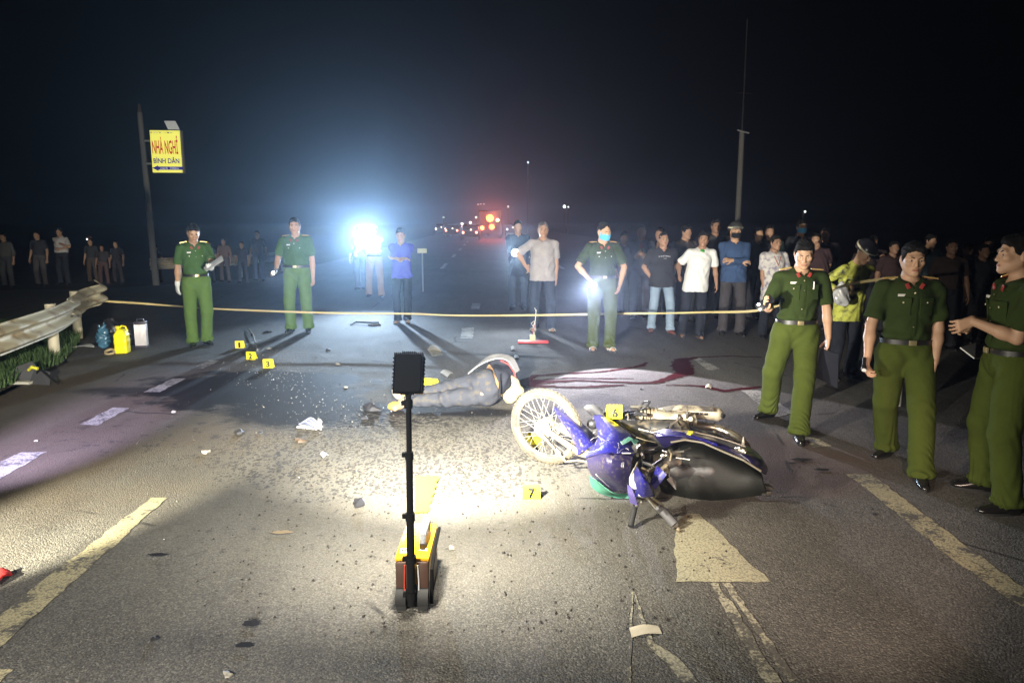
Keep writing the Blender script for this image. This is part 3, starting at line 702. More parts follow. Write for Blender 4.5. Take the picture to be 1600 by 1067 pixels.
def road_material():
    t = NT('worn_asphalt'); b = t.b
    big = t.noise(.35, 3); mid = t.noise(2.6, 5, .6); fine = t.noise(55, 3, .7); grain = t.voro(95)
    dirn = t.mapping(rot=R(4), scale=(.35, 3.0, 1)); trk = t.noise(1.3, 4, .6, dirn)
    col = t.mix(t.rng(mid, .3, .7), (.108, .100, .088), (.172, .160, .141))
    col = t.mix(t.rng(trk, .42, .62, 0, .7), col, (.19, .18, .16))
    col = t.mix(t.rng(big, .4, .65, 0, .5), col, (.072, .069, .066))
    # pale and dark stones of the aggregate
    gv = t.n.nodes.new('ShaderNodeTexVoronoi'); gv.inputs['Scale'].default_value = 105; t.lk(t.co, gv.inputs['Vector']); gs = t.n.nodes.new('ShaderNodeSeparateColor'); t.lk(gv.outputs['Color'], gs.inputs[0])
    col = t.mix(t.rng(gs.outputs[0], .55, 1.0, 0, .75), col, (.215, .205, .18)); col = t.mix(t.rng(gs.outputs[1], .62, 1.0, 0, .7), col, (.045, .042, .040))
    col = t.mix(t.rng(grain, .28, .62, 0, .55), col, (.040, .038, .036))
    col = t.mix(t.rng(fine, .56, .74, 0, .75), col, (.24, .23, .205))
    gritn = t.noise(34, 3, .75)
    col = t.mix(t.rng(gritn, .60, .70, 0, .6), col, (.035, .033, .030))
    # brown earth tracked on to the shoulder
    sh = t.blob(W(60, 640), 3.0, 1.9, R(-38), .5, t.noise(1.6, 5), .5)
    col = t.mix(t.math('MULTIPLY', sh, .75), col, (.105, .078, .052))
    warm_pool = t.blob(W(1215, 720), .75, .75, 0, .3, t.noise(3, 5), .35); col = t.mix(t.math('MULTIPLY', warm_pool, .6), col, (.115, .075, .060))  # reddish torch light right of the motorcycle, painted into the asphalt
    # splashes: coarse dark specks where liquid sprayed
    n8 = t.noise(18, 2, .5); n9 = t.noise(40, 2, .5); e1 = t.blob(W(640, 700), 1.35, 1.0, 0, .5, t.noise(1.8, 4), .4)
    def dots(scale, keep, r0, r1):
        mpd = t.mapping((0, 0, 0), 0, (1, .62, 1), 'POINT'); dv = t.n.nodes.new('ShaderNodeTexVoronoi'); dv.inputs['Scale'].default_value = scale; t.lk(mpd, dv.inputs['Vector']); ds = t.n.nodes.new('ShaderNodeSeparateColor'); t.lk(dv.outputs['Color'], ds.inputs[0])
        dd = t.math('ADD', dv.outputs[0], t.math('MULTIPLY', t.math('SUBTRACT', n9, .5), .7)); return t.math('MULTIPLY', t.rng(dd, r0, r1, 1, 0), t.rng(ds.outputs[0], keep, keep + .02))
    sandy = t.blob(W(680, 760), 1.9, 1.5, 0, .5, t.noise(1.2, 4), .3); col = t.mix(t.math('MULTIPLY', sandy, .4), col, (.185, .172, .135))
    sp = t.math('MULTIPLY', t.math('MAXIMUM', dots(24, .25, .32, .42), dots(44, .2, .34, .46)), t.rng(t.math('ADD', e1, t.math('MULTIPLY', t.math('SUBTRACT', n8, .5), 1.2)), .28, .5))
    e2 = t.blob(W(380, 680), 1.7, .8, 0, .5, mid, .5); sp2 = t.math('MULTIPLY', t.rng(t.noise(7, 5, .7), .565, .62), e2)
    e3 = t.blob(W(500, 830), 1.6, 1.0, 0, .6, mid, .5); sp3 = t.math('MULTIPLY', t.rng(t.noise(11, 5, .75), .585, .64, 0, .7), e3)
    spk = t.math('MAXIMUM', t.math('MAXIMUM', sp, sp2), sp3)
    col = t.mix(t.math('MULTIPLY', spk, .78), col, (.034, .031, .028))
    # wet patches
    nz = t.noise(2.2, 6, .65)
    w1 = t.blob(W(395, 604), 1.25, .95, 0, .16, nz, .75); w2 = t.blob(W(470, 640), .75, .6, 0, .3, nz, .8); w3 = t.blob(W(690, 642), .95, .20, R(-6), .35, nz, .45)
    w4 = t.blob(W(560, 650), 1.0, .5, 0, .5, nz, .9); w5 = t.blob(W(250, 610), .9, .22, 0, .4, nz, .6)
    wet = t.math('MAXIMUM', t.math('MAXIMUM', w1, w2), t.math('MAXIMUM', w3, t.math('MULTIPLY', w5, .8)))
    wetn = t.math('MAXIMUM', wet, t.math('MULTIPLY', w4, t.rng(n8, .45, .55)))
    col = t.mix(t.math('MULTIPLY', wetn, .93), col, (.013, .013, .015)); t.lk(t.rng(wetn, 0, 1, .28, .06), b.inputs['Specular IOR Level'])
    # cracks
    cv = t.noise(1.2, 4, .6); k = t.n.nodes.new('ShaderNodeMix'); k.data_type = 'VECTOR'; k.inputs[0].default_value = .12; t.lk(t.co, k.inputs[4])
    kn = t.n.nodes.new('ShaderNodeTexNoise'); kn.inputs['Scale'].default_value = 2.0; t.lk(t.co, kn.inputs['Vector']); t.lk(kn.outputs[1], k.inputs[5])
    cr = t.rng(t.voro(.42, k.outputs[1], 'DISTANCE_TO_EDGE'), .002, .007, 1, 0); cr = t.math('MULTIPLY', cr, t.rng(cv, .52, .6))
    col = t.mix(t.math('MULTIPLY', cr, .8), col, (.02, .019, .018))
    t.lk(col, b.inputs['Base Color'])
    rg = t.rng(mid, .2, .8, .72, .9, False); rg2 = t.n.nodes.new('ShaderNodeMix'); t.val(rg2, 0, wetn); t.lk(rg, rg2.inputs[2]); rg2.inputs[3].default_value = .68
    t.lk(rg2.outputs[0], b.inputs['Roughness']); b.inputs['Specular IOR Level'].default_value = .28
    hgt = t.math('ADD', t.math('MULTIPLY', fine, .25), t.math('ADD', t.math('MULTIPLY', gv.outputs[0], -.7), t.math('MULTIPLY', gritn, -.25)))
    bp = t.n.nodes.new('ShaderNodeBump'); bp.inputs['Strength'].default_value = .75; bp.inputs['Distance'].default_value = .012; t.lk(hgt, bp.inputs['Height'])
    bs = t.n.nodes.new('ShaderNodeMapRange'); t.lk(wetn, bs.inputs[0]); bs.inputs[3].default_value = .5; bs.inputs[4].default_value = .28; t.lk(bs.outputs[0], bp.inputs['Strength'])
    t.lk(bp.outputs[0], b.inputs['Normal']); return t.m
def ground_material():
    t = NT('dark_soil'); b = t.b; a = t.noise(.8, 6, .6); c = t.noise(14, 4, .7)
    col = t.mix(t.rng(a, .35, .65), (.030, .030, .018), (.060, .047, .030)); col = t.mix(t.rng(c, .5, .7, 0, .5), col, (.02, .03, .012))
    t.lk(col, b.inputs['Base Color']); b.inputs['Roughness'].default_value = .95
    bp = t.n.nodes.new('ShaderNodeBump'); bp.inputs['Strength'].default_value = .8; bp.inputs['Distance'].default_value = .05; t.lk(c, bp.inputs['Height']); t.lk(bp.outputs[0], b.inputs['Normal']); return t.m
def paint_material(name, colr, wear):
    t = NT(name); b = t.b; a = t.noise(5, 6, .7); c = t.noise(48, 3, .7); g = t.voro(95)
    v = t.math('ADD', t.math('MULTIPLY', a, .6), t.math('MULTIPLY', c, .4))
    col = t.mix(t.rng(v, .62 - wear * .28, .68 - wear * .24), colr, (.095, .090, .082)); col = t.mix(t.rng(t.noise(1.5, 4), .4, .8, 0, .35), col, (.18, .165, .13))
    col = t.mix(t.rng(g, .42, .7, 0, .5), col, (.06, .056, .05))
    t.lk(col, b.inputs['Base Color']); b.inputs['Roughness'].default_value = .7
    bp = t.n.nodes.new('ShaderNodeBump'); bp.inputs['Strength'].default_value = .5; bp.inputs['Distance'].default_value = .008; t.lk(c, bp.inputs['Height']); t.lk(bp.outputs[0], b.inputs['Normal']); return t.m
def flat_sheet(name, pts, z, m, kind=None, parent=None, sub=None):
    o = link_mesh(name, [Vector((p[0], p[1], z)) for p in pts], [tuple(range(len(pts)))], m, parent, False, kind)
    if o.data.polygons[0].normal.z < 0: o.data.flip_normals()
    return o
GM = ground_material(); RM = road_material()
g0 = link_mesh('ground', [(-450, -60, -.01), (450, -60, -.01), (450, 620, -.01), (-450, 620, -.01)], [(0, 1, 2, 3)], GM, None, False, 'structure')
vp_dir = math.atan2((762 - 800) / FPX, 1.0)      # the road runs towards here
def along(p, L): return Vector((p[0] + math.tan(vp_dir) * L, p[1] + L, 0))
# asphalt: near crossroads area then the road running away
rd = [(-9.5, -20), (14, -20), (14, 21), (11, 27), along((10, 27), 420)[:2], along((-7.6, 24), 420)[:2], (-7.9, 24), (-11, 20), (-22, 17.5), (-60, 15), (-60, 12.6), (-12.5, 12.9), (-8.6, 12.6), (-7.0, 11.4), (-5.75, 9.4), (-5.35, 7.6), (-5.2, 5)]
rd = [Vector((p[0], p[1], 0)) for p in rd]
bm = bmesh.new(); vs = [bm.verts.new((p.x, p.y, 0.0)) for p in rd]; f = bm.faces.new(vs); bmesh.ops.triangulate(bm, faces=[f]); bmesh.ops.recalc_face_normals(bm, faces=bm.faces[:])
me = bpy.data.meshes.new('road'); bm.to_mesh(me); bm.free(); me.materials.append(RM)
if me.polygons[0].normal.z < 0: me.flip_normals()
ro = bpy.data.objects.new('road', me); C.objects.link(ro); ro['kind'] = 'structure'
# painted markings
PW = paint_material('road_paint_white', (.42, .41, .37), .5); PY = paint_material('road_paint_yellow', (.46, .41, .25), .5); PO = paint_material('road_paint_worn', (.40, .37, .27), .6)
def marking(px, m, nm='road_marking', z=.004, jag=.011):
    P = [W(*p) for p in px]; out = []
    for i in range(len(P)):
        a, b = P[i], P[(i + 1) % len(P)]; n = max(1, int((b - a).length / .06))
        n = min(n, 60)
        for k in range(n):
            q = a + (b - a) * (k / n); 
            if k: q += Vector((random.uniform(-jag, jag), random.uniform(-jag, jag), 0))
            out.append((q.x, q.y))
    bm = bmesh.new(); vs = [bm.verts.new((x, y, z)) for x, y in out]; f = bm.faces.new(vs); bmesh.ops.triangulate(bm, faces=[f], ngon_method='EAR_CLIP')
    me = bpy.data.meshes.new(nm); bm.to_mesh(me); bm.free(); me.materials.append(m)
    if sum(p.normal.z for p in me.polygons) < 0: me.flip_normals()
    o = bpy.data.objects.new(nm, me); C.objects.link(o); o['kind'] = 'structure'; return o
marking([(236, 778), (262, 778), (120, 905), (-40, 1045), (-110, 1045), (40, 930)], PY)
marking([(-60, 1046), (22, 1046), (-10, 1080), (-90, 1080)], PY)
marking([(-60, 748), (34, 707), (74, 706), (-20, 760)], PW); marking([(124, 664), (176, 637), (202, 638), (152, 665)], PW)
marking([(224, 613), (270, 592), (290, 592), (250, 613)], PW); marking([(300, 575), (328, 563), (342, 564), (318, 576)], PW)
marking([(378, 540), (402, 531), (410, 532), (388, 541)], PW)
marking([(1322, 741), (1362, 741), (1480, 830), (1640, 950), (1640, 978), (1480, 868), (1400, 800)], PY)
marking([(1255, 683), (1272, 684), (1300, 697), (1270, 700)], PY)
marking([(1158, 610), (1186, 610), (1240, 645), (1212, 652)], PW)
marking([(1080, 560), (1094, 560), (1125, 577), (1108, 579)], PW)
marking([(722, 512), (741, 512), (739, 529), (719, 529)], PW); marking([(738, 474), (751, 474), (749, 483), (735, 483)], PW)
marking([(667, 543), (682, 541), (694, 556), (674, 557)], PY)
PA = paint_material('road_paint_arrow', (.40, .37, .25), .18)
marking([(1075, 803), (1092, 803), (1203, 909), (1056, 910), (1054, 812)], PA)
marking([(1110, 911), (1122, 911), (1222, 1067), (1196, 1067)], PO, jag=.01); marking([(1128, 911), (1140, 911), (1247, 1060), (1234, 1067)], PO, jag=.01)
marking([(988, 918), (994, 930), (1010, 975), (1006, 990)], PO, jag=.004); marking([(988, 918), (990, 918), (986, 1067), (978, 1067)], PO, jag=.004)
marking([(1010, 980), (1022, 1005), (1062, 1030), (1092, 1067), (1066, 1067), (1040, 1035), (1012, 1008)], PO, jag=.008)
# double lines of the road beyond the crossing
for px0 in (690, 880):
    a = W(px0, 420); 
    for k in range(5):
        p = along(a, k * 9); q = along(p, 3.5); link_mesh('road_marking', [(p.x - .08, p.y, .004), (p.x + .08, p.y, .004), (q.x + .08, q.y, .004), (q.x - .08, q.y, .004)], [(0, 1, 2, 3)], PW, None, False, 'structure')
# dark stains on the road surface: wet red-brown trickles
STN = mat('dark_red_stain', (.045, .002, .004), rough=.9, var=.4, vscale=14, spec=.04); STK = mat('dark_stain', (.014, .011, .011), rough=.6, var=.2, spec=.2)
def trickle(path, m, label, jag=.35, z=.006):
    P = [(W(px, py), w_ * 1.35) for px, py, w_ in path]; pts = []
    for i in range(len(P) - 1):
        (a, wa), (b, wb) = P[i], P[i + 1]; n = max(2, int((b - a).length / .025))
        for k in range(n):
            t = k / n; pts.append((a + (b - a) * t, wa + (wb - wa) * t))
    pts.append(P[-1]); V = []; F = []; s = random.uniform(0, 99)
    for i, (p, w_) in enumerate(pts):
        q = pts[min(i + 1, len(pts) - 1)][0] - pts[max(i - 1, 0)][0]; n = Vector((-q.y, q.x, 0)).normalized()
        c = mnoise.noise(Vector((s, i * .16, 0))) * .016 + mnoise.noise(Vector((s, i * .8, 3))) * .012
        wl = w_ * (1 + jag * 1.6 * mnoise.noise(Vector((s, i * .35, 9)))) * .5; wr = w_ * (1 + jag * 1.6 * mnoise.noise(Vector((s, i * .35, 19)))) * .5
        V += [p + n * (c + max(wl, .003)) + Vector((0, 0, z)), p + n * (c - max(wr, .003)) + Vector((0, 0, z))]
        if i: F.append((2 * i - 2, 2 * i - 1, 2 * i + 1, 2 * i))
    o = link_mesh('stain', V, F, m, None, False)
    if o.data.polygons[0].normal.z < 0: o.data.flip_normals()
    return tag(o, label, 'stain', 'dark red stains trickling across the road')
trickle([(806, 602, .10), (835, 588, .07), (880, 584, .05), (930, 582, .04), (975, 577, .05), (1003, 572, .06), (1012, 567, .03)], STN, 'upper dark red trickle running from the covered head to the right', z=.0060)
trickle([(806, 600, .22), (830, 598, .20), (858, 597, .10), (900, 595, .05), (950, 597, .05), (1000, 599, .06), (1022, 599, .07), (1045, 592, .09), (1070, 584, .16), (1066, 574, .20), (1064, 563, .15), (1090, 559, .05), (1140, 557, .04), (1190, 559, .03)], STN, 'long dark red trickle that widens to a pool near the tape side', z=.0068)
trickle([(826, 603, .09), (870, 605, .05), (905, 606, .05), (940, 604, .07), (975, 602, .04)], STN, 'lower dark red trickle just behind the front wheel', .6, z=.0076)
trickle([(840, 594, .04), (890, 591, .025), (940, 592, .03), (990, 592, .02)], STN, 'thin middle red trickle between two wider ones', .8, z=.0052)
trickle([(1040, 602, .02), (1085, 603, .04), (1103, 605, .09), (1130, 612, .07), (1160, 608, .06), (1190, 605, .05)], STN, 'separate dark red trickle ending at the standing officer boot side', z=.0060)
for px, py, sx, sy, lb in ((1253, 719, .085, .03, 'largest dark splash spot right of the fallen motorcycle seat'), (1238, 725, .03, .02, 'small dark drip left of the largest splash spot'), (1284, 735, .06, .025, 'dark drip spot nearest the long yellow road line'), (440, 833, .06, .025, 'pale brown round spot on the asphalt left of the work light'), (393, 975, .035, .03, 'dark round drip on the asphalt near the bottom left'), (380, 1010, .035, .022, 'dark oval drip nearest the bottom edge at left'), (247, 868, .05, .02, 'faint dark spot beside the long yellow line')):
    c = W(px, py); n = 22; s_ = random.uniform(0, 50)
    pts = [(c.x + sx * math.cos(2 * math.pi * k / n) * (1 + .6 * mnoise.noise(Vector((k * .5, s_, 0)))), c.y + sy * math.sin(2 * math.pi * k / n) * (1 + .6 * mnoise.noise(Vector((k * .5, s_, 5))))) for k in range(n)]
    tag(flat_sheet('stain', pts, .0085, STK if px != 440 else mat('pale_spot', (.22, .17, .10), rough=.8)), lb, 'stain', 'spots on the road')
# verge with grass
vg = [(-5.35, 7.2), (-5.55, 8.2), (-5.7, 9.2), (-6.1, 10.2), (-6.5, 11.0), (-7.2, 11.8), (-8.6, 12.45), (-12.5, 12.8), (-16, 12), (-16, 2), (-5.7, 5)]
V = []; n = len(vg)
cc = Vector((-9, 8.5))
rows = [[Vector((x, y, -.005)) for x, y in vg], [Vector((x + (cc.x - x) * .06, y + (cc.y - y) * .06, .045)) for x, y in vg], [Vector((x + (cc.x - x) * .3, y + (cc.y - y) * .3, .08)) for x, y in vg]]
V = [v for r in rows for v in r] + [Vector((cc.x, cc.y, .1))]; F = []
for k in range(2):
    for i in range(n): F.append((k * n + i, k * n + (i + 1) % n, (k + 1) * n + (i + 1) % n, (k + 1) * n + i))
for i in range(n): F.append((2 * n + i, 2 * n + (i + 1) % n, 3 * n))
vo = link_mesh('verge', V, F, GM, None, True, 'structure')
def inside(x, y, poly):
    c = False; j = len(poly) - 1
    for i in range(len(poly)):
        if (poly[i][1] > y) != (poly[j][1] > y) and x < (poly[j][0] - poly[i][0]) * (y - poly[i][1]) / (poly[j][1] - poly[i][1]) + poly[i][0]: c = not c
        j = i
    return c
def grass(name, n, area, poly, hmin, hmax, label):
    r = np.random.RandomState(4); V = []; F = []; cnt = 0
    while cnt < n:
        x, y = r.uniform(area[0], area[1]), r.uniform(area[2], area[3])
        d = 0.5 + mnoise.noise(Vector((x * 1.7, y * 1.7, 0)))
        if not inside(x, y, poly) or r.rand() > .25 + d: continue
        hh = r.uniform(hmin, hmax) * (.6 + d); a = r.uniform(0, 6.28); wd = r.uniform(.004, .009); ln = r.uniform(.1, .8) * hh; b = r.uniform(0, 6.28)
        dx, dy = math.cos(a) * wd, math.sin(a) * wd; lx, ly = math.cos(b) * ln, math.sin(b) * ln; z0 = .03
        i = len(V); V += [(x - dx, y - dy, z0), (x + dx, y + dy, z0), (x + dx * .7 + lx * .4, y + dy * .7 + ly * .4, z0 + hh * .6), (x - dx * .7 + lx * .4, y - dy * .7 + ly * .4, z0 + hh * .6), (x + lx, y + ly, z0 + hh)]
        F += [(i, i + 1, i + 2, i + 3), (i + 3, i + 2, i + 4)]; cnt += 1
    o = link_mesh(name, V, F, mat('grass_blade', (.045, .085, .022), rough=.8, var=.5, vscale=3), None, False); return tag(o, label, 'grass', kind='stuff')
grass('grass', 26000, (-11, -5.3, 6.5, 12.8), vg, .04, .13, 'short green roadside grass under the guardrail')

# ------------------------------------------------------------------ guardrail
galv = mat('dusty_galvanised_steel', (.55, .50, .36), rough=.65, metal=.05, var=.12, vscale=3, dirt=(.28, .19, .11), dscale=3.5, damt=.35, bump=.2, bscale=20)
gr = empty('guardrail', (-6.0, 9.6, 0), 0, 'bent galvanised guardrail beam on steel posts at the left verge', 'guardrail')
def wbeam(path, zc, h, name='rail_beam', par=gr, org=Vector((-6.0, 9.6, 0)), thick=.005):
    prof = [(-.5, .0), (-.42, .0), (-.30, .085), (-.20, .085), (-.07, .0), (.07, .0), (.20, .085), (.30, .085), (.42, .0), (.5, .0)]
    rows = []
    for i, (x, y, dz) in enumerate(path):
        a = Vector(path[max(i - 1, 0)][:2]); b = Vector(path[min(i + 1, len(path) - 1)][:2]); t = (b - a).normalized(); nn = Vector((t.y, -t.x, 0))
        rows.append([Vector((x, y, zc + dz + p * h)) + nn * q - org for p, q in prof])
    mb = MB(); mb.sheet(rows, thick, 3); return mb.build(name, galv, par)
wbeam([(-5.05, 5.6, -.02), (-5.25, 6.9, -.01), (-5.5, 8.2, 0), (-5.78, 9.3, .0), (-6.15, 10.3, .0)], .57, .34)
wbeam([(-6.10, 10.1, .01), (-6.38, 10.8, .015), (-6.62, 11.3, .02), (-6.72, 11.75, .03), (-6.72, 12.05, .05), (-6.95, 12.3, .10)], .575, .335, thick=.006)
for (x, y) in ((-5.33, 6.2), (-5.98, 9.55), (-6.72, 11.35), (-5.1, 3.4)):
    o = MB().cyl((x + 6.0 - .02, y - 9.6, -.05), (x + 6.0 - .02, y - 9.6, .74), .065, n=20).build('post', galv, gr)
    MB().box((x + 6.0 + .045, y - 9.6 - .01, .57), (.07, .09, .20), None, .01).build('spacer', galv, o)
for (x, y, z) in ((-5.96, 9.93, .62), (-6.0, 10.05, .52), (-5.88, 9.7, .56), (-6.46, 11.1, .60)):
    MB().ell((x + 6.0 + .06, y - 9.6, z), (.018, .018, .018)).build('bolt', mat('bolt_dark', (.08, .07, .06), rough=.5, metal=.6), gr)
gl = empty('guardrail', (-9.2, 23.5, 0), 0, 'far guardrail section behind the officer holding papers', 'guardrail')
wbeam([(-10.5, 21.5, 0), (-9.2, 23.0, 0), (-8.4, 25, 0), (-8.1, 30, 0)], .57, .32, par=gl, org=Vector((-9.2, 23.5, 0)))
for x, y in ((-9.9, 22.2), (-8.75, 24.0), (-8.3, 27)): MB().cyl((x + 9.2 - .05, y - 23.5, 0), (x + 9.2 - .05, y - 23.5, .72), .06, n=10).build('post', galv, gl)

# ------------------------------------------------------------------ poles, sign
conc = mat('weathered_concrete', (.24, .225, .20), rough=.9, var=.2, vscale=2, bump=.4, bscale=12)
def pole(px, py_top, Y, r0, r1, label, bars=(), lean=0):
    b = D(px, 400, Y); x = b.x; zt = D(px, py_top, Y).z
    o = empty('utility_pole', (x, Y, 0), 0, label, 'utility pole')
    MB().tube([(0, 0, -.2), (lean * .5, 0, zt * .5), (lean, 0, zt)], [r0, (r0 + r1) / 2, r1], 16).build('shaft', conc, o)
    for (z, L, rr) in bars: MB().cyl((-L / 2 + lean * z / zt, -.1, z + .03), (L / 2 + lean * z / zt, -.1, z - .05), rr, n=8).build('crossarm', mat('grey_steel', (.45, .44, .42), rough=.5, metal=.3), o)
    return o, x, zt
rp, _, _ = pole(1150, 205, 22.0, .088, .072, 'tall grey concrete utility pole behind the bystanders at right', ((D(1148, 206, 22).z, .34, .025),))
MB().cyl((0, 0, D(1150, 205, 22).z - .1), (0, 0, D(1150, 30, 22).z), .032, .02, n=8).build('upper_mast', mat('mast_dark', (.03, .024, .02), rough=.8), rp)
MB().cyl((-.22, 0, D(1150, 145, 22).z), (.22, 0, D(1150, 147, 22).z), .012, n=6).build('upper_crossarm', mat('mast_dark', (.03, .024, .02), rough=.8), rp)
pl, plx, plz = pole(241, 176, 21.0, .095, .065, 'leaning concrete pole that carries the yellow guesthouse sign', lean=-.10)
MB().cyl((-.10, 0, plz), (-.10, 0, plz + .22), .05, .03, n=10).build('pole_cap', mat('insulator_brown', (.10, .06, .04), rough=.4), pl)
SY = 20.6; a = D(236, 204, SY); b = D(288, 271, SY); sw, shh = b.x - a.x, a.z - b.z; sc0 = Vector(((a.x + b.x) / 2, SY, b.z))
sg = empty('sign', sc0, R(6), 'yellow lit guesthouse sign with red and blue lettering on the leaning pole', 'sign')
yel = mat('sign_yellow', (.80, .72, .10), rough=.45, emit=(.92, .88, .14), estr=.85)
MB().box((0, 0, shh / 2), (sw, .16, shh), None, .01).build('sign_box', mat('sign_edge', (.35, .33, .2), rough=.6), sg)
MB().box((-.012, -.084, shh / 2), (sw - .05, .01, shh - .03)).build('face', yel, sg)
for z in (.25, .85): MB().box((-sw / 2 - .08, .02, z), (.2, .05, .05)).build('bracket', mat('grey_steel', (.4, .4, .4)), sg)
MB().poly([(.06, -.02, shh + .02), (.36, -.02, shh + .02), (.27, -.05, shh + .24), (-.02, -.05, shh + .24)], .015).build('lamp_plate', mat('plate_white', (.55, .54, .5), rough=.5, emit=(.8, .8, .75), estr=.25), sg)
def text(body, name, m, loc, width, height, parent, ext=.004, rot=(math.pi / 2, 0, 0), mat3=None, bold=0.0):
    cu = bpy.data.curves.new(name, 'FONT'); cu.body = body; cu.extrude = 0; cu.resolution_u = 3; cu.offset = bold
    to = bpy.data.objects.new(name, cu); C.objects.link(to); dg = bpy.context.evaluated_depsgraph_get(); me = bpy.data.meshes.new_from_object(to.evaluated_get(dg))
    bpy.data.objects.remove(to); xs = [v.co.x for v in me.vertices]; ys = [v.co.y for v in me.vertices]
    x0, x1, y0, y1 = min(xs), max(xs), min(ys), max(ys)
    for v in me.vertices: v.co = Vector(((v.co.x - x0) / (x1 - x0) * width - width / 2, (v.co.y - y0) / (y1 - y0) * height, 0))
    bm = bmesh.new(); bm.from_mesh(me); g = bmesh.ops.extrude_face_region(bm, geom=bm.faces[:]); 
    for v in g['geom']:
        if isinstance(v, bmesh.types.BMVert): v.co.z += ext
    bmesh.ops.recalc_face_normals(bm, faces=bm.faces[:]); bm.to_mesh(me); bm.free(); me.materials.clear(); me.materials.append(m)
    o = bpy.data.objects.new(name, me); C.objects.link(o); o.parent = parent; o.location = loc
    o.rotation_euler = rot if mat3 is None else mat3.to_euler(); return o
red = mat('sign_red', (.75, .06, .02), emit=(.85, .10, .03), estr=.35); blu = mat('sign_blue', (.03, .03, .35), emit=(.05, .04, .4), estr=.25)
text('NHÀ NGHỈ', 'lettering', red, (-.03, -.090, shh * .44), sw * .82, shh * .43, sg, bold=.02); text('BÌNH DÂN', 'lettering', blu, (-.02, -.090, shh * .225), sw * .82, shh * .15, sg, bold=.02)
mbx = MB()
for k, wd in enumerate((.05, .03, .035, .04, .02, .05, .03)): mbx.box((-.36 + .075 * k + (.06 if k > 3 else 0), -.092, shh * .94), (wd, .004, .03 + .01 * (k % 2)))
mbx.build('faded_line', mat('sign_faded', (.25, .32, .28), emit=(.3, .36, .3), estr=.3), sg, False, kind='stuff')
z1 = shh * .115; MB().poly([(-.40, -.094, z1), (-.24, -.094, z1 + .075), (-.24, -.094, z1 + .04), (.40, -.094, z1 + .04), (.40, -.094, z1 - .045), (-.24, -.094, z1 - .045), (-.24, -.094, z1 - .08)], .005).build('arrow', blu, sg, False)
text('cách 100m', 'lettering', mat('sign_white', (.8, .8, .8), emit=(.7, .68, .8), estr=.5), (.05, -.101, z1 - .032), sw * .58, .06, sg)
# ------------------------------------------------------------------ far lights along the road
def glow(name, P, r, col, st, par=None):
    return MB().ell(P, (r, r, r), None, 10, 6).build(name, mat('glow_%s_%d_%d' % (name, int(col[0] * 9 + col[1] * 90 + col[2] * 900), int(st)), (.9, .9, .9), emit=col, estr=st), par)
body_dk = mat('vehicle_dark', (.03, .03, .035), rough=.35)
def far_vehicle(px, Y, kind, label, lights):
    x = W(px, 345 + FPX * 1.8 / Y).x; x = (px - 800) / FPX * Y; o = empty('car' if kind == 'car' else 'truck', (x, Y, 0), 0, label, 'car' if kind == 'car' else 'truck', 'vehicles queued far down the road')
    if kind == 'car':
        MB().box((0, 1.8, .62), (1.75, 4.1, .62), None, .12).build('body', body_dk, o); MB().box((0, 1.9, 1.15), (1.45, 2.1, .5), None, .15).build('cabin', mat('glass_dark', (.02, .02, .025), rough=.1), o)
        for q in (-1, 1):
            for yy in (.6, 3.1): MB().cyl((q * .78, yy, .32), (q * .9, yy, .32), .32, n=14).build('wheel', mat('tyre_black', (.02, .02, .02), rough=.9), o)
    else:
        MB().box((0, 3.5, 1.75), (2.3, 6, 2.3), None, .05).build('cargo_box', body_dk, o); MB().box((0, 7.6, 1.3), (2.2, 1.7, 1.9), None, .15).build('cab', body_dk, o); MB().box((0, 3.5, .55), (2.0, 6.4, .2)).build('chassis', body_dk, o)
        for q in (-1, 1):
            for yy in (1.4, 2.4, 7.4): MB().cyl((q * .9, yy, .45), (q * 1.12, yy, .45), .45, n=14).build('wheel', mat('tyre_black', (.02, .02, .02), rough=.9), o)
    for (nm, dx, z, r, col, st) in lights: glow(nm, (dx, -.32, z), r, col, st, o)
RD = (1, .08, .03); OR = (1, .32, .05); WH = (1, .9, .75)
far_vehicle(766, 78, 'truck', 'dark truck with a large glowing red and orange beacon far down the road', [('beacon', .0, 2.1, .38, (1, .20, .03), 8), ('lamp', .8, 1.9, .15, (1, .6, .2), 14), ('tail_light', -.8, 1.1, .22, (1, .1, .03), 16), ('tail_light', .2, 1.2, .30, (1, .1, .03), 10)])
lamp('SPOT', 'truck_beacon_glow', (D(768, 348, 77).x, 76, 2.2), (-1.5, 40, 0), 2600, (1, .12, .04), .3, 120, .8)
i = 0
for px, Y, z, cl, lb in ((752, 92, 1.5, 'w', 'car with one bright lamp directly left of the red glowing truck'), (735, 70, .9, 'r', 'car with small reddish lamps second left of the glowing truck'), (722, 110, 1.9, 'w', 'car showing white lamps midway along the far queue'), (707, 84, .8, 'r', 'car with paired red lamps left in the far queue'), (690, 100, .7, 'w', 'dim car at the left end of the far queue'), (800, 96, 1.2, 'b', 'car with cold blue-white lamps right of the glowing truck')):
    col = dict(w=(1, .86, .66), r=(1, .25, .12), b=(.7, .82, 1))[cl]
    far_vehicle(px, Y, 'car', lb, [('tail_light', -.62, .75, .10, col, 10), ('tail_light', .62, .75, .10, col, 10), ('rear_window_light', .1, 1.0, .06, (1, .8, .5), 8)])
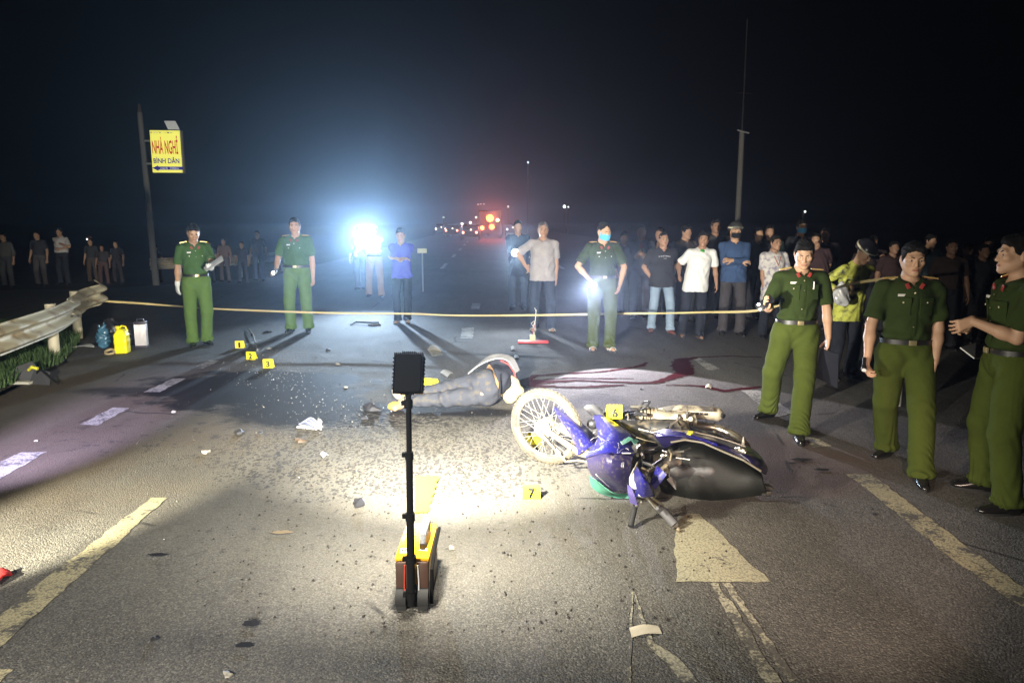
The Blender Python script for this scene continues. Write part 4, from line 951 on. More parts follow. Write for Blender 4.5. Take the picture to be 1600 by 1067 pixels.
for px, py, Y, r, col, lb in ((825, 254, 120, .20, (.55, .75, 1), 'faint blue-white lamp high above the far road'), (882, 323, 110, .30, (.85, 1, .95), 'brightest white lamp above the masked officer'), (888, 323.5, 112, .13, (.85, 1, .95), 'tiny lamp touching the bright white one'), (794, 323, 120, .18, (.8, .9, 1), 'small pale lamp left of the tall man in the light shirt'), (1258, 331, 60, .10, (.8, .85, .8), 'small lone lamp above the officer with the phone'), (693, 340, 100, .12, (.8, .9, 1), 'leftmost dim lamp over the far road'), (722, 350, 95, .20, (1, .85, .75), 'white lamp at the left of the far light cluster'), (735, 348, 95, .20, (1, .9, .8), 'round white lamp in the middle of the far cluster'), (744, 340, 95, .14, (1, .7, .5), 'small orange lamp on top of the far cluster'), (750, 356, 95, .16, (1, .5, .35), 'reddish lamp just left of the orange beacon'), (704, 363, 90, .10, (1, .6, .4), 'tiny red lamp near the road at the cluster foot'), (136, 374, 40, .05, (1, 1, 1), 'tiny white lamp among the dark crowd at left'), (737, 362, 90, .12, (1, .55, .4), 'pinkish lamp below the round white one'), (747, 319.5, 130, .1, (.8, .85, 1), 'left lamp of the faint row of three'), (751, 319, 130, .1, (.8, .85, 1), 'middle lamp of the faint row of three'), (756, 319, 130, .1, (.8, .85, 1), 'right lamp of the faint row of three')):
    P = D(px, py, Y); o = empty('street_lamp', (P.x, Y, 0), 0, lb, 'street lamp', 'far lamps along the road')
    MB().tube([(0, .35, 0), (0, .35, P.z + .15), (0, 0, P.z + .1)], .05, 6).build('post', mat('grey_steel', (.4, .4, .4)), o); glow('bulb', (0, 0, P.z), r * .7, col, 5, o)
# small yellow plate seen to the right of the woman in blue
P = D(659.5, 392, 19); o = empty('sign', (P.x, 19, 0), 0, 'small pale yellow plate on a thin post behind the person in blue', 'sign')
MB().cyl((0, .03, 0), (0, .03, P.z), .02, n=8).build('post', mat('grey_steel', (.4, .4, .4)), o); MB().box((0, 0, P.z), (.24, .015, .12), None, .004).build('plate', mat('plate_yellow', (.75, .7, .35), rough=.5), o)
# ------------------------------------------------------------------ work light on its battery box
blk = mat('lamp_black', (.006, .006, .006), rough=.85, spec=.15); yelp = mat('case_yellow', (.80, .42, .01), rough=.4, bump=.1)
wl = empty('work_light', (-.455, 3.23, 0), R(0), 'black telescopic work light on a yellow battery case, back towards the camera', 'work light')
def L(P): return Vector(P) - Vector((-.455, 3.23, 0))
cx0 = W(645, 950).x + .455; bxw = .158
def wpt(x, y, z): return Vector((x, y, z))
cas = MB(); cas.box((cx0, .215, .175), (bxw, .40, .12), None, .012).build('case', yelp, wl)
mb = MB()
mb.box((cx0 - .047, .21, .115), (.062, .41, .235), None, .012); mb.build('front_panel', mat('case_shaded', (.05, .022, .012), rough=.5), wl)  # shaded faces of the yellow case, their dimness put into the brown
MB().box((cx0 + .049, .21, .115), (.058, .41, .235), None, .012).build('front_panel', mat('case_shaded', (.05, .022, .012), rough=.5), wl)
for q in (-1, 1):
    o = MB().cyl((cx0 + q * .052 - .024, .02, .055), (cx0 + q * .052 + .024, .02, .055), .052, n=24).build('wheel', mat('rubber_black', (.018, .018, .018), rough=.8), wl)
    MB().box((cx0 + q * .05, -.012, .045), (.05, .02, .085), None, .008).build('bumper', mat('rubber_black', (.018, .018, .018), rough=.8), wl)
MB().tube([(cx0 + .088, .02, .02), (cx0 + .092, .02, .19), (cx0 + .095, .12, .245), (cx0 + .095, .35, .25)], .009, 8).build('side_bumper', blk, wl)
MB().box((cx0 + .0, .02, .02), (.15, .03, .03), None, .006).build('cross_piece', mat('rubber_black', (.018, .018, .018), rough=.8), wl)
MB().box((cx0, .215, .243), (bxw + .002, .402, .016), None, .006).build('lid', yelp, wl)
MB().box((cx0 - .045, .08, .254), (.038, .05, .006), None, .002).build('control_panel', mat('label_pale', (.5, .5, .42), rough=.4), wl)
for k in range(6): MB().box((cx0 - .053 + .008 * (k % 3), .072 + .012 * (k // 3), .2585), (.005, .008, .003)).build('key', blk, wl)
MB().box((cx0 + .045, .09, .254), (.04, .022, .006), None, .002).build('label_plate', mat('label_white', (.8, .8, .78), rough=.4), wl)
hd = MB().tube([(cx0 + .040, .10, .262), (cx0 + .040, .12, .315), (cx0 + .043, .20, .335), (cx0 + .043, .27, .325), (cx0 + .043, .31, .262)], [.013, .017, .020, .019, .014], 12).build('handle', mat('handle_grey', (.22, .23, .25), rough=.6, bump=.3, bscale=120), wl)
MB().box((cx0 + .04, .10, .275), (.028, .035, .03), None, .006).build('handle_mount', mat('handle_dark', (.06, .06, .07), rough=.5), hd)
p0 = Vector((cx0 - .002, -.02, .03)); p3 = L(D(638, 606, 3.205))
def mast(a, b, r, nm='pole_section'): return MB().cyl(p0 + (p3 - p0) * a, p0 + (p3 - p0) * b, r, n=16).build(nm, blk, wl)
mast(0, .42, .0185); mast(.40, .70, .0155); mast(.68, 1.0, .0125)
for f, r in ((.05, .024), (.22, .025), (.42, .022), (.70, .019), (.93, .019)):
    c = p0 + (p3 - p0) * f; o = MB().cyl(c - Vector((0, 0, .018)), c + Vector((0, 0, .018)), r, n=16).build('clamp', blk, wl)
    MB().box(c + Vector((-r - .006, 0, .004)), (.016, .018, .022), None, .003).build('clamp_lever', blk, o)
MB().tube([p0 + Vector((.03, .02, .19)), p0 + Vector((.034, .02, .12)), p0 + Vector((.034, .01, .03))], .003, 6).build('cable', mat('cable_white', (.6, .6, .6), rough=.4), wl)
MB().tube([p0 + Vector((-.03, .02, .19)), p0 + Vector((-.033, .02, .12)), p0 + Vector((-.033, .01, .03))], .003, 6).build('cable', mat('cable_red', (.5, .06, .04), rough=.4), wl)
HC = L(D(638, 583, 3.19)); Hz = (Vector((0, 0, 1)) - LDIR * LDIR.z).normalized(); HM = Matrix((Vector((1, 0, 0)), LDIR, Hz))
ldp = Vector((0.03, .93, -.36)).normalized(); Hz = (Vector((0, 0, 1)) - ldp * ldp.z).normalized(); Hx = ldp.cross(Hz); HM = Matrix((Hx, ldp, Hz)).transposed()
mb = MB().box(HC + ldp * .028, (.134, .028, .172), HM, .012); hb = mb.build('lamp_housing', blk, wl)
for k in range(15):      # cooling fins on the back
    x = (k - 7) * .0088; MB().box(HC + Hx * x + ldp * .0 , (.0028, .034, .182 if abs(k - 7) > 3 else .192), HM).build('cooling_fin', blk, hb)
for k in range(9):
    for q in (-1, 1): MB().box(HC + Hx * q * .067 + Hz * (k - 4) * .017 + ldp * .012, (.008, .03, .004), HM).build('side_fin', blk, hb)
MB().box(HC - ldp * .004, (.116, .024, .165), HM, .006).build('back_plate', blk, hb)
MB().box(HC + ldp * .044, (.122, .004, .160), HM).build('lens', mat('led_lens', (.9, .9, .85), emit=(1, .93, .75), estr=16), hb)
MB().box(HC + ldp * .046 - Hz * .082, (.126, .014, .006), HM).build('bounce_slot', mat('bounce_yellow', (.75, .40, .08), rough=.4), hb)  # bounced lamp light under the lens, painted as a yellow strip
MB().box(p3 + Vector((0, 0, -.01)), (.03, .03, .05), None, .005).build('yoke', blk, wl)
# serrated yellow plate lying in front of it
P1, P2, P3, P4 = W(649, 744, .03), W(685, 743, .03), W(668, 800, .01), W(648, 800, .01)
pts = [P1, P2]; 
for k in range(1, 10):
    q = P2 + (P3 - P2) * (k / 10); pts.append(q + Vector((.010 if k % 2 else -.006, 0, 0)))
pts += [P3, P4]
mb = MB().poly(pts, .004); mb.V = [v - P4 for v in mb.V]; o = mb.build('marker_sheet', mat('sheet_yellow', (.80, .72, .03), rough=.5), None, False); o.location = P4
tag(o, 'bright yellow serrated plastic sheet lying just beyond the work light', 'plastic sheet')

# ------------------------------------------------------------------ evidence markers
ym = mat('marker_yellow', (.85, .72, .02), rough=.45); nk_ = mat('marker_ink', (.01, .01, .01), rough=.6)
def marker(num, px, py, wd, ht, yaw, label, z=0.0, Y=None):
    P = W(px, py, z) if Y is None else D(px, py, Y); o = empty('evidence_marker', P, R(yaw), label, 'evidence marker', 'numbered yellow evidence markers')
    MB().sheet([[(-wd / 2, 0, 0), (0, 0, 0), (wd / 2, 0, 0)], [(-wd / 2, .004, ht * .9), (0, .004, ht * .9), (wd / 2, .004, ht * .9)], [(-wd / 2, .012, ht), (0, .012, ht), (wd / 2, .012, ht)], [(-wd / 2, .02, ht * .9), (0, .02, ht * .9), (wd / 2, .02, ht * .9)], [(-wd / 2, .075, 0), (0, .075, 0), (wd / 2, .075, 0)]], .0025, 3).build('plate', ym, o)
    if num: text(num, 'number', nk_, (0, -.0085, ht * .11), ht * .44 if num != '1' else ht * .24, ht * .70, o, ext=.001, rot=(R(88), 0, 0), bold=.035)
    return o
marker('1', 374.5, 544, .125, .105, 8, 'yellow evidence marker numbered 1 nearest the officer with papers'); marker('2', 392, 562, .125, .105, -6, 'yellow evidence marker numbered 2 between two others')
marker('3', 419, 575, .125, .11, 4, 'yellow evidence marker numbered 3 beside the glass shards'); marker('', 672.5, 607, .165, .11, -18, 'blank looking yellow and white marker beyond the legs of the lying person')
marker('6', 960, 654, .110, .098, 3, 'yellow evidence marker numbered 6 set on the motorcycle', Y=5.14); marker('7', 830.5, 780, .115, .098, -3, 'yellow evidence marker numbered 7 on open asphalt before the front wheel')
marker('', 838, 709, .13, .10, 20, 'yellow evidence marker almost hidden behind the bottom of the front wheel').location.y += .25

# ------------------------------------------------------------------ fallen motorcycle
mc = empty('motorcycle', (1.1, 5.0, 0), 0, 'blue spoke wheeled motorcycle lying broken on its left side', 'motorcycle'); MO = Vector((1.1, 5.0, 0))
class BB(MB):
    def fin(s, name, m, parent=mc, smooth=True): s.V = [v - MO for v in s.V]; return s.build(name, m, parent, smooth)
blue = mat('bike_blue', (.017, .016, .19), rough=.38, coat=.25, var=.15, vscale=6, dirt=(.16, .14, .15), dscale=60, damt=.25)
blue2 = mat('bike_blue_reflect_lower', (.034, .027, .10), rough=.45, coat=.15, dirt=(.13, .11, .11), dscale=45, damt=.32)  # blue plastic below the crease; its purple-grey reflection is put into the colour
bkp = mat('bike_black_plastic', (.018, .018, .020), rough=.42, var=.3, dirt=(.09, .08, .065), dscale=12, damt=.3); alu = mat('dusty_aluminium', (.24, .22, .165), rough=.55, metal=.35, dirt=(.22, .17, .10), dscale=14, damt=.6, bump=.3, bscale=50)
chrome = mat('bike_chrome', (.38, .36, .32), rough=.35, metal=.8, dirt=(.3, .24, .15), dscale=30, damt=.4); tyre_m = mat('dusty_tyre', (.085, .072, .048), rough=.92, var=.3, vscale=12, dirt=(.035, .03, .025), dscale=14, damt=.45, bump=.6, bscale=60)
spk_m = mat('spoke_steel', (.30, .285, .24), rough=.4, metal=.5); dkm = mat('engine_dark', (.035, .034, .032), rough=.5, metal=.4, dirt=(.16, .13, .09), dscale=16, damt=.5)
def wheel(Cc, ax, Rr, name, hubm, nsp=36):
    ax = Vector(ax).normalized(); a = ax.orthogonal().normalized(); b = ax.cross(a); wo = empty(name, Cc - MO); wo.parent = mc
    def f(mb, nm, m, par=wo, kind=None):
        mb.V = [v - Cc for v in mb.V]; return mb.build(nm, m, par, True, kind)
    mb = MB(); mb.torus(Cc, ax, Rr - .033, .033, 72, 14, .030); ty = f(mb, 'tyre', tyre_m)
    mb = MB()
    for k in range(54):       # tread blocks
        for q in (-1, 0, 1):
            th = 2 * math.pi * (k + .5 * (q == 0)) / 54; d = a * math.cos(th) + b * math.sin(th); t = ax.cross(d)
            dd = (d + ax * q * .62).normalized(); tt = t; nn = dd.cross(tt)
            mb.box(Cc + d * (Rr - .033) + dd * .0335, (.005, .017, .017 if q else .020), Matrix((dd, tt, nn)).transposed())
    f(mb, 'tread', tyre_m, kind='stuff')
    mb = MB(); n = 72; V = []
    prof = [(-.021, Rr - .052), (-.019, Rr - .062), (-.008, Rr - .068), (.008, Rr - .068), (.019, Rr - .062), (.021, Rr - .052), (.012, Rr - .056), (-.012, Rr - .056)]
    rows = []
    for i in range(n + 1):
        th = 2 * math.pi * i / n; d = a * math.cos(th) + b * math.sin(th); rows.append([Cc + d * r + ax * z for z, r in prof + prof[:1]])
    mb.sheet(rows, .001, 1); f(mb, 'rim', chrome)
    mb = MB(); mb.tube([Cc - ax * .05, Cc - ax * .048, Cc - ax * .01, Cc - ax * .008, Cc + ax * .03, Cc + ax * .032, Cc + ax * .05], [.05, .062, .066, .042, .040, .058, .056], 32); hb = f(mb, 'hub', hubm)
    mb = MB(); mb.tube([Cc + ax * .05, Cc + ax * .056, Cc + ax * .066], [.068, .070, .038], 32); mb.tube([Cc + ax * .06, Cc + ax * .10], [.014, .012], 12); bp_ = f(mb, 'brake_plate', alu)
    for k in range(nsp):
        th = 2 * math.pi * k / nsp; s_ = 1 if k % 2 else -1; off = .42 * (1 if (k // 2) % 2 else -1)
        r0 = Cc + (a * math.cos(th + off * 2.2) + b * math.sin(th + off * 2.2)) * .055 + ax * s_ * .03; r1 = Cc + (a * math.cos(th) + b * math.sin(th)) * (Rr - .062)
        f(MB().tube([r0, r1], .0021, 5, False), 'spoke', spk_m)
    return wo
WC = D(853, 668, 5.32); wn = Vector((-.50, -.85, -.10)).normalized()
WC.z = .293
fw = wheel(WC, wn, .292, 'front_wheel', alu)
U_ = (Vector((1, 0, 0)) - wn * wn.x).normalized()
# leading yellow dust smear on the hub plate
mb = MB().ell(WC + wn * .070 + Vector((.0, 0, .0)), (.03, .01, .028)); mb.V = [v - WC for v in mb.V]; mb.build('paint_mark', mat('mark_yellow', (.62, .55, .12), rough=.7), fw)
BB().cyl(WC + wn * .045 + U_ * .015, D(908, 709, 5.02), .020, .024, 16).fin('fork_leg', alu); BB().cyl(WC - wn * .06, D(915, 690, 5.12), .020, .024, 16).fin('fork_leg', alu)
BB().tube([D(846, 678, 5.2), D(872, 708, 5.12), D(884, 721, 5.05), D(905, 719, 5.0), D(922, 723, 4.95)], .008, 8).fin('brake_rod', alu)
BB().tube([D(893, 698, 5.05), D(886, 708, 5.03), D(881, 714, 5.05)], .010, 8).fin('brake_arm', alu)
# front fender
BB().sheet([[D(874, 631, 5.42), D(871, 635, 5.30), D(866.5, 636, 5.20), D(867, 643, 5.19)],
            [D(893, 645, 5.38), D(888, 650, 5.18), D(880, 655, 5.08), D(877, 659, 5.10)],
            [D(909, 660, 5.34), D(903, 667, 5.08), D(893, 675, 5.00), D(890, 679, 5.05)],
            [D(925, 675, 5.28), D(918, 683, 5.02), D(906, 692, 4.93), D(901, 700, 5.0)],
            [D(937, 688, 5.2), D(928, 694, 5.0), D(913, 704, 4.92), D(902, 711, 4.98)]], .004, 6).fin('front_fender', blue)
BB().sheet([[D(901, 700, 5.01), D(903, 712, 5.0)], [D(915, 703, 4.93), D(913, 715, 4.97)], [D(928, 708, 4.95), D(926, 716, 4.97)]], .004, 3).fin('fender_stay', alu)
# leg shield, upper and lower
BB().sheet([[W(928, 650, .36), W(935, 646, .42), W(942, 648, .38)],
            [W(932, 664, .38), W(944, 658, .47), W(958, 659, .42)],
            [W(935, 684, .36), W(955, 676, .47), W(982, 677, .42)],
            [W(917, 711, .30), W(950, 700, .44), W(991, 697, .40)],
            [W(917.5, 714, .29), W(950, 708, .41), W(990, 711, .37)]], .005, 5).fin('leg_shield', blue)
BB().sheet([[W(917.5, 714, .285), W(950, 708, .405), W(989, 711, .365)], [W(919, 728, .22), W(948, 722, .36), W(985, 728, .32)],
            [W(926, 742, .14), W(950, 738, .29), W(983, 746, .24)], [W(944, 757, .07), W(960, 752, .21), W(981, 760, .17)], [W(958, 767, .03), W(970, 765, .12), W(983, 770, .10)]], .005, 5).fin('lower_cowl', blue2)
BB().sheet([[W(919, 713, .30), W(945, 702, .43)], [W(934, 710, .33), W(965, 703, .43)], [W(950, 709, .42), W(989, 699, .41)]], .003, 3).fin('crease_trim', blue)
BB().sheet([[W(920.5, 742, .02), W(936, 753, .12)], [W(925, 760, .01), W(948, 763, .10)], [W(938, 770, .01), W(960, 770, .08)], [W(960, 777, .01), W(976, 771, .05)], [W(983, 779, .01), W(986, 770, .04)]], .004, 4).fin('underside_panel', mat('teal_plastic', (.05, .19, .13), rough=.5))
BB().poly([W(968, 741, .275), W(973, 740, .28), W(975, 722, .36), W(971, 723, .36)], .002).fin('sticker', mat('sticker_white', (.7, .68, .72)), smooth=False)
for a_ in ([(969, 690, .452), (974, 695, .45), (989, 686, .44), (983, 682, .45)], [(987, 688, .44), (991, 695, .43), (998, 689, .42), (994, 686, .43)]):
    BB().poly([W(*p) for p in a_], .002).fin('sticker', mat('sticker_teal', (.12, .32, .24)), smooth=False)
for a_ in ([(929, 737, .20), (932, 742, .19), (952, 760, .09), (940, 750, .13)], [(965, 755, .2), (972, 762, .14), (978, 766, .12), (970, 760, .17)]):
    BB().tube([W(*p) for p in a_[:3]], .003, 5).fin('scratch_trim', mat('scratch_pale', (.5, .47, .5)))
rs = np.random.RandomState(11)
for k in range(16):
    px, py = rs.uniform(930, 980), rs.uniform(670, 706); a_ = W(px, py, .47); b_ = W(px + rs.uniform(-12, 12), py + rs.uniform(2, 9), .465); BB().tube([a_, (a_ + b_) / 2 + Vector((0, 0, .006)), b_], .0013, 4).fin('scratch', mat('scratch_pale', (.5, .47, .5)))
# black fin piece at the top
BB().sheet([[D(911, 637, 5.2), D(924, 650, 5.2)], [D(919, 632.5, 5.2), D(930, 648, 5.15)], [D(930, 633, 5.18), D(938, 648, 5.12)], [D(942, 640, 5.15), D(943, 649, 5.1)]], .006, 4).fin('cowl_fin', bkp)
BB().ell(D(926, 662, 5.35), (.045, .04, .04)).fin('horn', bkp)
# frame, engine
gE = Grid([.5, 4.35, -.02], [2.3, 6.1, .62], .011)
def P3(px, py, Y): return np.array(D(px, py, Y))
for a_, b_, r0, r1 in (((952, 650, 5.35), (1015, 690, 5.0), .05, .06), ((990, 670, 5.2), (1060, 672, 5.15), .07, .08), ((1015, 700, 4.95), (1090, 690, 4.95), .07, .07), ((1010, 730, 4.75), (1060, 720, 4.75), .07, .09), ((1060, 680, 5.1), (1150, 700, 4.95), .06, .05)):
    A_, B_ = P3(*a_), P3(*b_); A_[2] = min(A_[2], .36) ; B_[2] = min(B_[2], .34); gE.cone(A_, B_, r0, r1, .03)
gE.cone((.9, 5.05, .10), (1.5, 4.9, .10), .09, .10, .03); Vv, Qq = gE.mesh(); quad_object('frame', Vv - np.array(MO), Qq, dkm, mc)
eng = BB().tube([D(986, 651, 5.45), D(1008, 650, 5.45), D(1030, 653, 5.42), D(1052, 655, 5.4)], [.040, .058, .062, .055], 16).fin('engine_block', alu)
for k in range(7): 
    c = D(1000 + k * 6, 650 + k * .5, 5.44); BB().cyl(c - Vector((.006, 0, 0)), c + Vector((.006, 0, 0)), .073 if k % 2 == 0 else .068, n=18).fin('cooling_fin', alu)
BB().tube([D(1050, 656, 5.38), D(1070, 657, 5.34), D(1086, 655, 5.34)], [.06, .072, .05], 16).fin('crankcase', alu)
for (px, py, r) in ((1056, 650, .018), (1070, 650, .018), (1079, 655, .022), (1064, 661, .02)): BB().ell(D(px, py, 5.27), (r, r * .8, r)).fin('bolt', mat('bolt_pale', (.7, .67, .55), rough=.4, metal=.4))
for (px, py) in ((1074, 648), (1062, 655), (1080, 664)): BB().ell(D(px, py, 5.26), (.014, .01, .03)).fin('slot', dkm)
BB().cyl(D(977, 650, 5.42), D(990, 652, 5.38), .045, .05).fin('clutch_cover', mat('cover_grey', (.16, .16, .15), rough=.45, metal=.4))
BB().tube([D(985, 636, 5.5), D(1010, 636, 5.5), D(1026, 642, 5.5), D(1048, 640, 5.5)], .016, 10).fin('exhaust_pipe', chrome)
mf = BB().tube([D(1040, 640, 5.52), D(1056, 641, 5.5), D(1070, 643, 5.48), D(1113, 646, 5.46), D(1124, 648, 5.44), D(1129, 649, 5.42)], [.022, .040, .046, .052, .050, .028], 20).fin('muffler', mat('muffler_pale', (.36, .32, .24), rough=.5, metal=.3, dirt=(.12, .09, .06), dscale=12, damt=.5))
BB().sheet([[D(1022, 640, 5.45), D(1024, 645, 5.43)], [D(1052, 633, 5.42), D(1056, 641, 5.40)], [D(1090, 634, 5.40), D(1092, 642, 5.38)], [D(1114, 637, 5.38), D(1116, 643, 5.37)]], .006, 5).fin('heat_shield', mat('shield_dark', (.05, .045, .04), rough=.4, metal=.4, dirt=(.4, .35, .25), dscale=10, damt=.4))
BB().cyl(D(1127, 648, 5.42), D(1131, 650, 5.40), .020, n=12).fin('exhaust_tip', bkp)
for a_ in ([(1083, 645), (1092, 645)], [(1094, 645.5), (1098, 645.5)], [(1100, 646), (1106, 646)]): BB().box((D(a_[0][0], a_[0][1] + 1, 5.405) + D(a_[1][0], a_[1][1] + 1, 5.405)) / 2, ((a_[1][0] - a_[0][0]) / 215, .004, .018)).fin('vent_slot', dkm)
BB().tube([D(997, 640, 5.4), D(1006, 628, 5.35), D(1013, 627, 5.32)], .007, 8).fin('brake_pedal', bkp); BB().tube([D(1000, 641, 5.4), D(1010, 636, 5.35), D(1016, 627, 5.3)], .006, 8).fin('pedal_arm', bkp)
BB().tube([D(985, 648, 5.35), D(996, 646, 5.3), D(1010, 648, 5.3)], .014, 8).fin('foot_peg', bkp)
for k in range(14):    # hoses and wiring torn loose
    a_ = D(random.uniform(955, 1070), random.uniform(655, 690), 5.0); b_ = a_ + Vector((random.uniform(-.12, .2), random.uniform(-.08, .08), random.uniform(-.06, .06))); m_ = (a_ + b_) / 2 + Vector((0, -.03, random.uniform(-.03, .05)))
    BB().tube([a_, m_, b_], random.uniform(.003, .007), 6).fin('hose', random.choice([bkp, bkp, chrome, dkm]))
rw = wheel(D(1112, 692, 5.28), Vector((.10, -.24, .96)), .285, 'rear_wheel', alu, 24)
BB().tube([D(1075, 668, 5.15), D(1125, 684, 5.2)], .02, 8).fin('swing_arm', bkp)
# side panel, seat, tail
BB().sheet([[W(1020, 672, .33), W(1022, 680, .38), W(1030, 690, .36), W(1038, 700, .34)], [W(1054, 665, .34), W(1056, 673, .40), W(1060, 681, .40), W(1064, 689, .37)], [W(1080, 672, .33), W(1082, 678, .38), W(1086, 684, .39), W(1090, 690, .36)],
            [W(1112, 679, .32), W(1114, 686, .37), W(1117, 692, .38), W(1121, 700, .35)], [W(1140, 688, .30), W(1143, 695, .36), W(1146, 703, .37), W(1150, 713, .33)], [W(1163, 694, .28), W(1168, 703, .34), W(1172, 714, .34), W(1176, 727, .30)],
            [W(1185, 708, .24), W(1190, 716, .29), W(1191, 727, .28), W(1189, 737, .24)], [W(1199, 727, .18), W(1200, 732, .20), W(1199, 738, .19), W(1196, 742, .18)]], .006, 5).fin('side_panel', mat('panel_dark_blue', (.012, .010, .040), rough=.3, coat=.3, var=.2, dirt=(.10, .09, .09), dscale=8, damt=.25))
BB().sheet([[W(1022, 676, .36), W(1026, 682, .39)], [W(1040, 670, .395), W(1044, 680, .41)], [W(1060, 674, .415), W(1062, 681, .415)], [W(1084, 680, .405), W(1086, 684, .40)], [W(1120, 693, .395), W(1121, 697, .385)]], .003, 4).fin('blue_stripe', blue)
BB().tube([W(1048, 691, .37), W(1070, 687, .385), W(1098, 691.5, .375), W(1129, 705, .36), W(1162, 719, .335), W(1189, 736, .27)], .007, 8).fin('seat_piping', mat('piping_pale', (.16, .145, .11), rough=.5))
BB().tube([W(1050, 673, .41), W(1075, 673, .41), W(1112, 681, .38), W(1140, 689, .36), W(1165, 698, .33)], .005, 8).fin('panel_edge', chrome)
BB().sheet([[D(1030, 697, 4.86), D(1026, 715, 4.78), D(1024, 735, 4.74), D(1028, 752, 4.72), D(1034, 768, 4.72)], [D(1050, 693, 4.84), D(1050, 712, 4.72), D(1050, 735, 4.68), D(1052, 760, 4.66), D(1055, 778, 4.70)],
            [D(1072, 688, 4.82), D(1074, 705, 4.68), D(1076, 735, 4.63), D(1078, 765, 4.60), D(1080, 782, 4.64)], [D(1100, 692, 4.78), D(1104, 708, 4.64), D(1106, 735, 4.59), D(1108, 765, 4.57), D(1110, 782, 4.60)],
            [D(1130, 706, 4.72), D(1134, 720, 4.60), D(1136, 740, 4.55), D(1138, 765, 4.53), D(1140, 780, 4.55)], [D(1162, 720, 4.66), D(1166, 730, 4.56), D(1168, 745, 4.50), D(1170, 763, 4.48), D(1172, 776, 4.50)],
            [D(1188, 737, 4.58), D(1190, 745, 4.44), D(1192, 755, 4.40), D(1196, 765, 4.40), D(1199, 773, 4.46)]], .012, 4).fin('seat', mat('seat_vinyl', (.007, .0075, .006), rough=.6, spec=.3, var=.25, vscale=5, bump=.15, bscale=120))
gS = Grid([.5, 4.3, -.02], [2.3, 5.6, .5], .012)
for a_, b_, r0, r1 in (((1045, 735, 4.78), (1110, 735, 4.70), .12, .13), ((1110, 738, 4.72), (1175, 748, 4.60), .13, .07), ((1090, 705, 5.0), (1160, 720, 4.85), .08, .07)): 
    gS.cone(P3(*a_), P3(*b_), r0, r1, .03)
gS.plane((0, 0, .004), (0, 0, -1)); Vv, Qq = gS.mesh(); quad_object('seat_base', Vv - np.array(MO), Qq, bkp, mc)
BB().tube([W(1150, 702, .37), W(1158, 703, .39), W(1166, 707, .38)], [.014, .02, .012], 12).fin('turn_signal', chrome); BB().ell(W(1161, 704, .395), (.012, .008, .010)).fin('signal_lens', mat('lens_pale', (.8, .78, .75), rough=.15))
BB().tube([W(1161, 694, .30), W(1161.5, 683, .36)], [.012, .003], 8).fin('grab_stub', mat('stub_white', (.7, .68, .6)))
BB().poly([W(1075, 673, .41), W(1083, 674, .41), W(1083, 677, .41), W(1079, 679, .41), W(1073, 678, .41)], .004).fin('yellow_tag', mat('tag_yellow', (.8, .75, .03)), smooth=False)
BB().box(D(1197, 765, 4.48), (.06, .07, .07), Matrix.Rotation(R(12), 3, 'Y'), .01).fin('tail_light', bkp); BB().box(D(1200, 769, 4.44), (.03, .05, .03), None, .006).fin('number_plate_bracket', dkm)
# headstock and handlebar cowl, torn
BB().tube([D(1010, 712, 4.72), D(1012, 745, 4.6), D(1018, 775, 4.5)], [.035, .03, .022], 12).fin('headstock', dkm)
BB().tube([W(1003, 765, .25), W(1011, 778, .20), W(1026, 790, .13), W(1030, 795, .11)], [.012, .012, .014, .014], 10).fin('handlebar', chrome)
BB().sheet([[W(992, 727, .36), W(990, 745, .33), W(993, 776, .19)], [W(997, 732, .40), W(1003, 750, .36), W(1007, 777, .22)], [W(1005, 743, .38), W(1014, 757, .33), W(1021, 775, .21)]], .004, 4).fin('cowl_shard', blue)
BB().sheet([[W(990, 731, .36), W(983, 746, .30)], [W(992, 746, .33), W(984, 758, .26)], [W(993, 764, .26), W(990, 764, .24)]], .006, 4).fin('headlight_shard', mat('headlight_clear', (.62, .64, .66), rough=.12, var=.2))
BB().sheet([[W(981, 757, .24), W(988, 762, .24)], [W(982, 770, .20), W(993, 776, .20)], [W(985, 784, .14), W(998, 790, .13)]], .005, 4).fin('cowl_shard', mat('bike_violet_light', (.12, .10, .30), rough=.35))
BB().sheet([[W(1026, 727, .36), W(1016, 753, .28)], [W(1033, 733, .36), W(1019, 760, .26)], [W(1042, 741, .34), W(1024, 765, .24)]], .004, 3).fin('cowl_shard', blue)
BB().poly([W(1042, 749, .22), W(1048, 744, .24), W(1056, 752, .2), W(1056, 765, .16)], .008).fin('lens_shard', mat('lens_grey', (.22, .22, .22), rough=.25), smooth=False)
BB().tube([W(993, 789, .125), W(991, 797, .09), W(985, 822, .02)], [.015, .017, .017], 14).fin('handle_grip', mat('grip_rubber', (.03, .03, .03), rough=.75))
BB().tube([W(1004, 783, .16), W(994, 790, .125)], .011, 8).fin('brake_lever_mount', chrome)
BB().tube([W(1027, 792, .13), W(1034, 797, .10), W(1054, 819, .035)], [.018, .026, .027], 14).fin('handle_grip', mat('grip_rubber_grey', (.10, .10, .105), rough=.7))
BB().tube([W(1054, 818, .035), W(1064, 812, .035)], [.026, .028], 6).fin('bar_end', chrome); BB().ell(W(1060, 827, .02), (.014, .014, .014)).fin('bar_end_nut', alu)
BB().tube([W(999, 773, .22), W(1004, 775, .22), W(1011, 778, .2), W(1024, 794, .15)], [.012, .011, .006, .005], 8).fin('brake_lever', chrome)
BB().tube([W(1018, 776, .2), W(1024, 781, .17), W(1036, 790, .12)], .009, 8).fin('clutch_lever', alu)
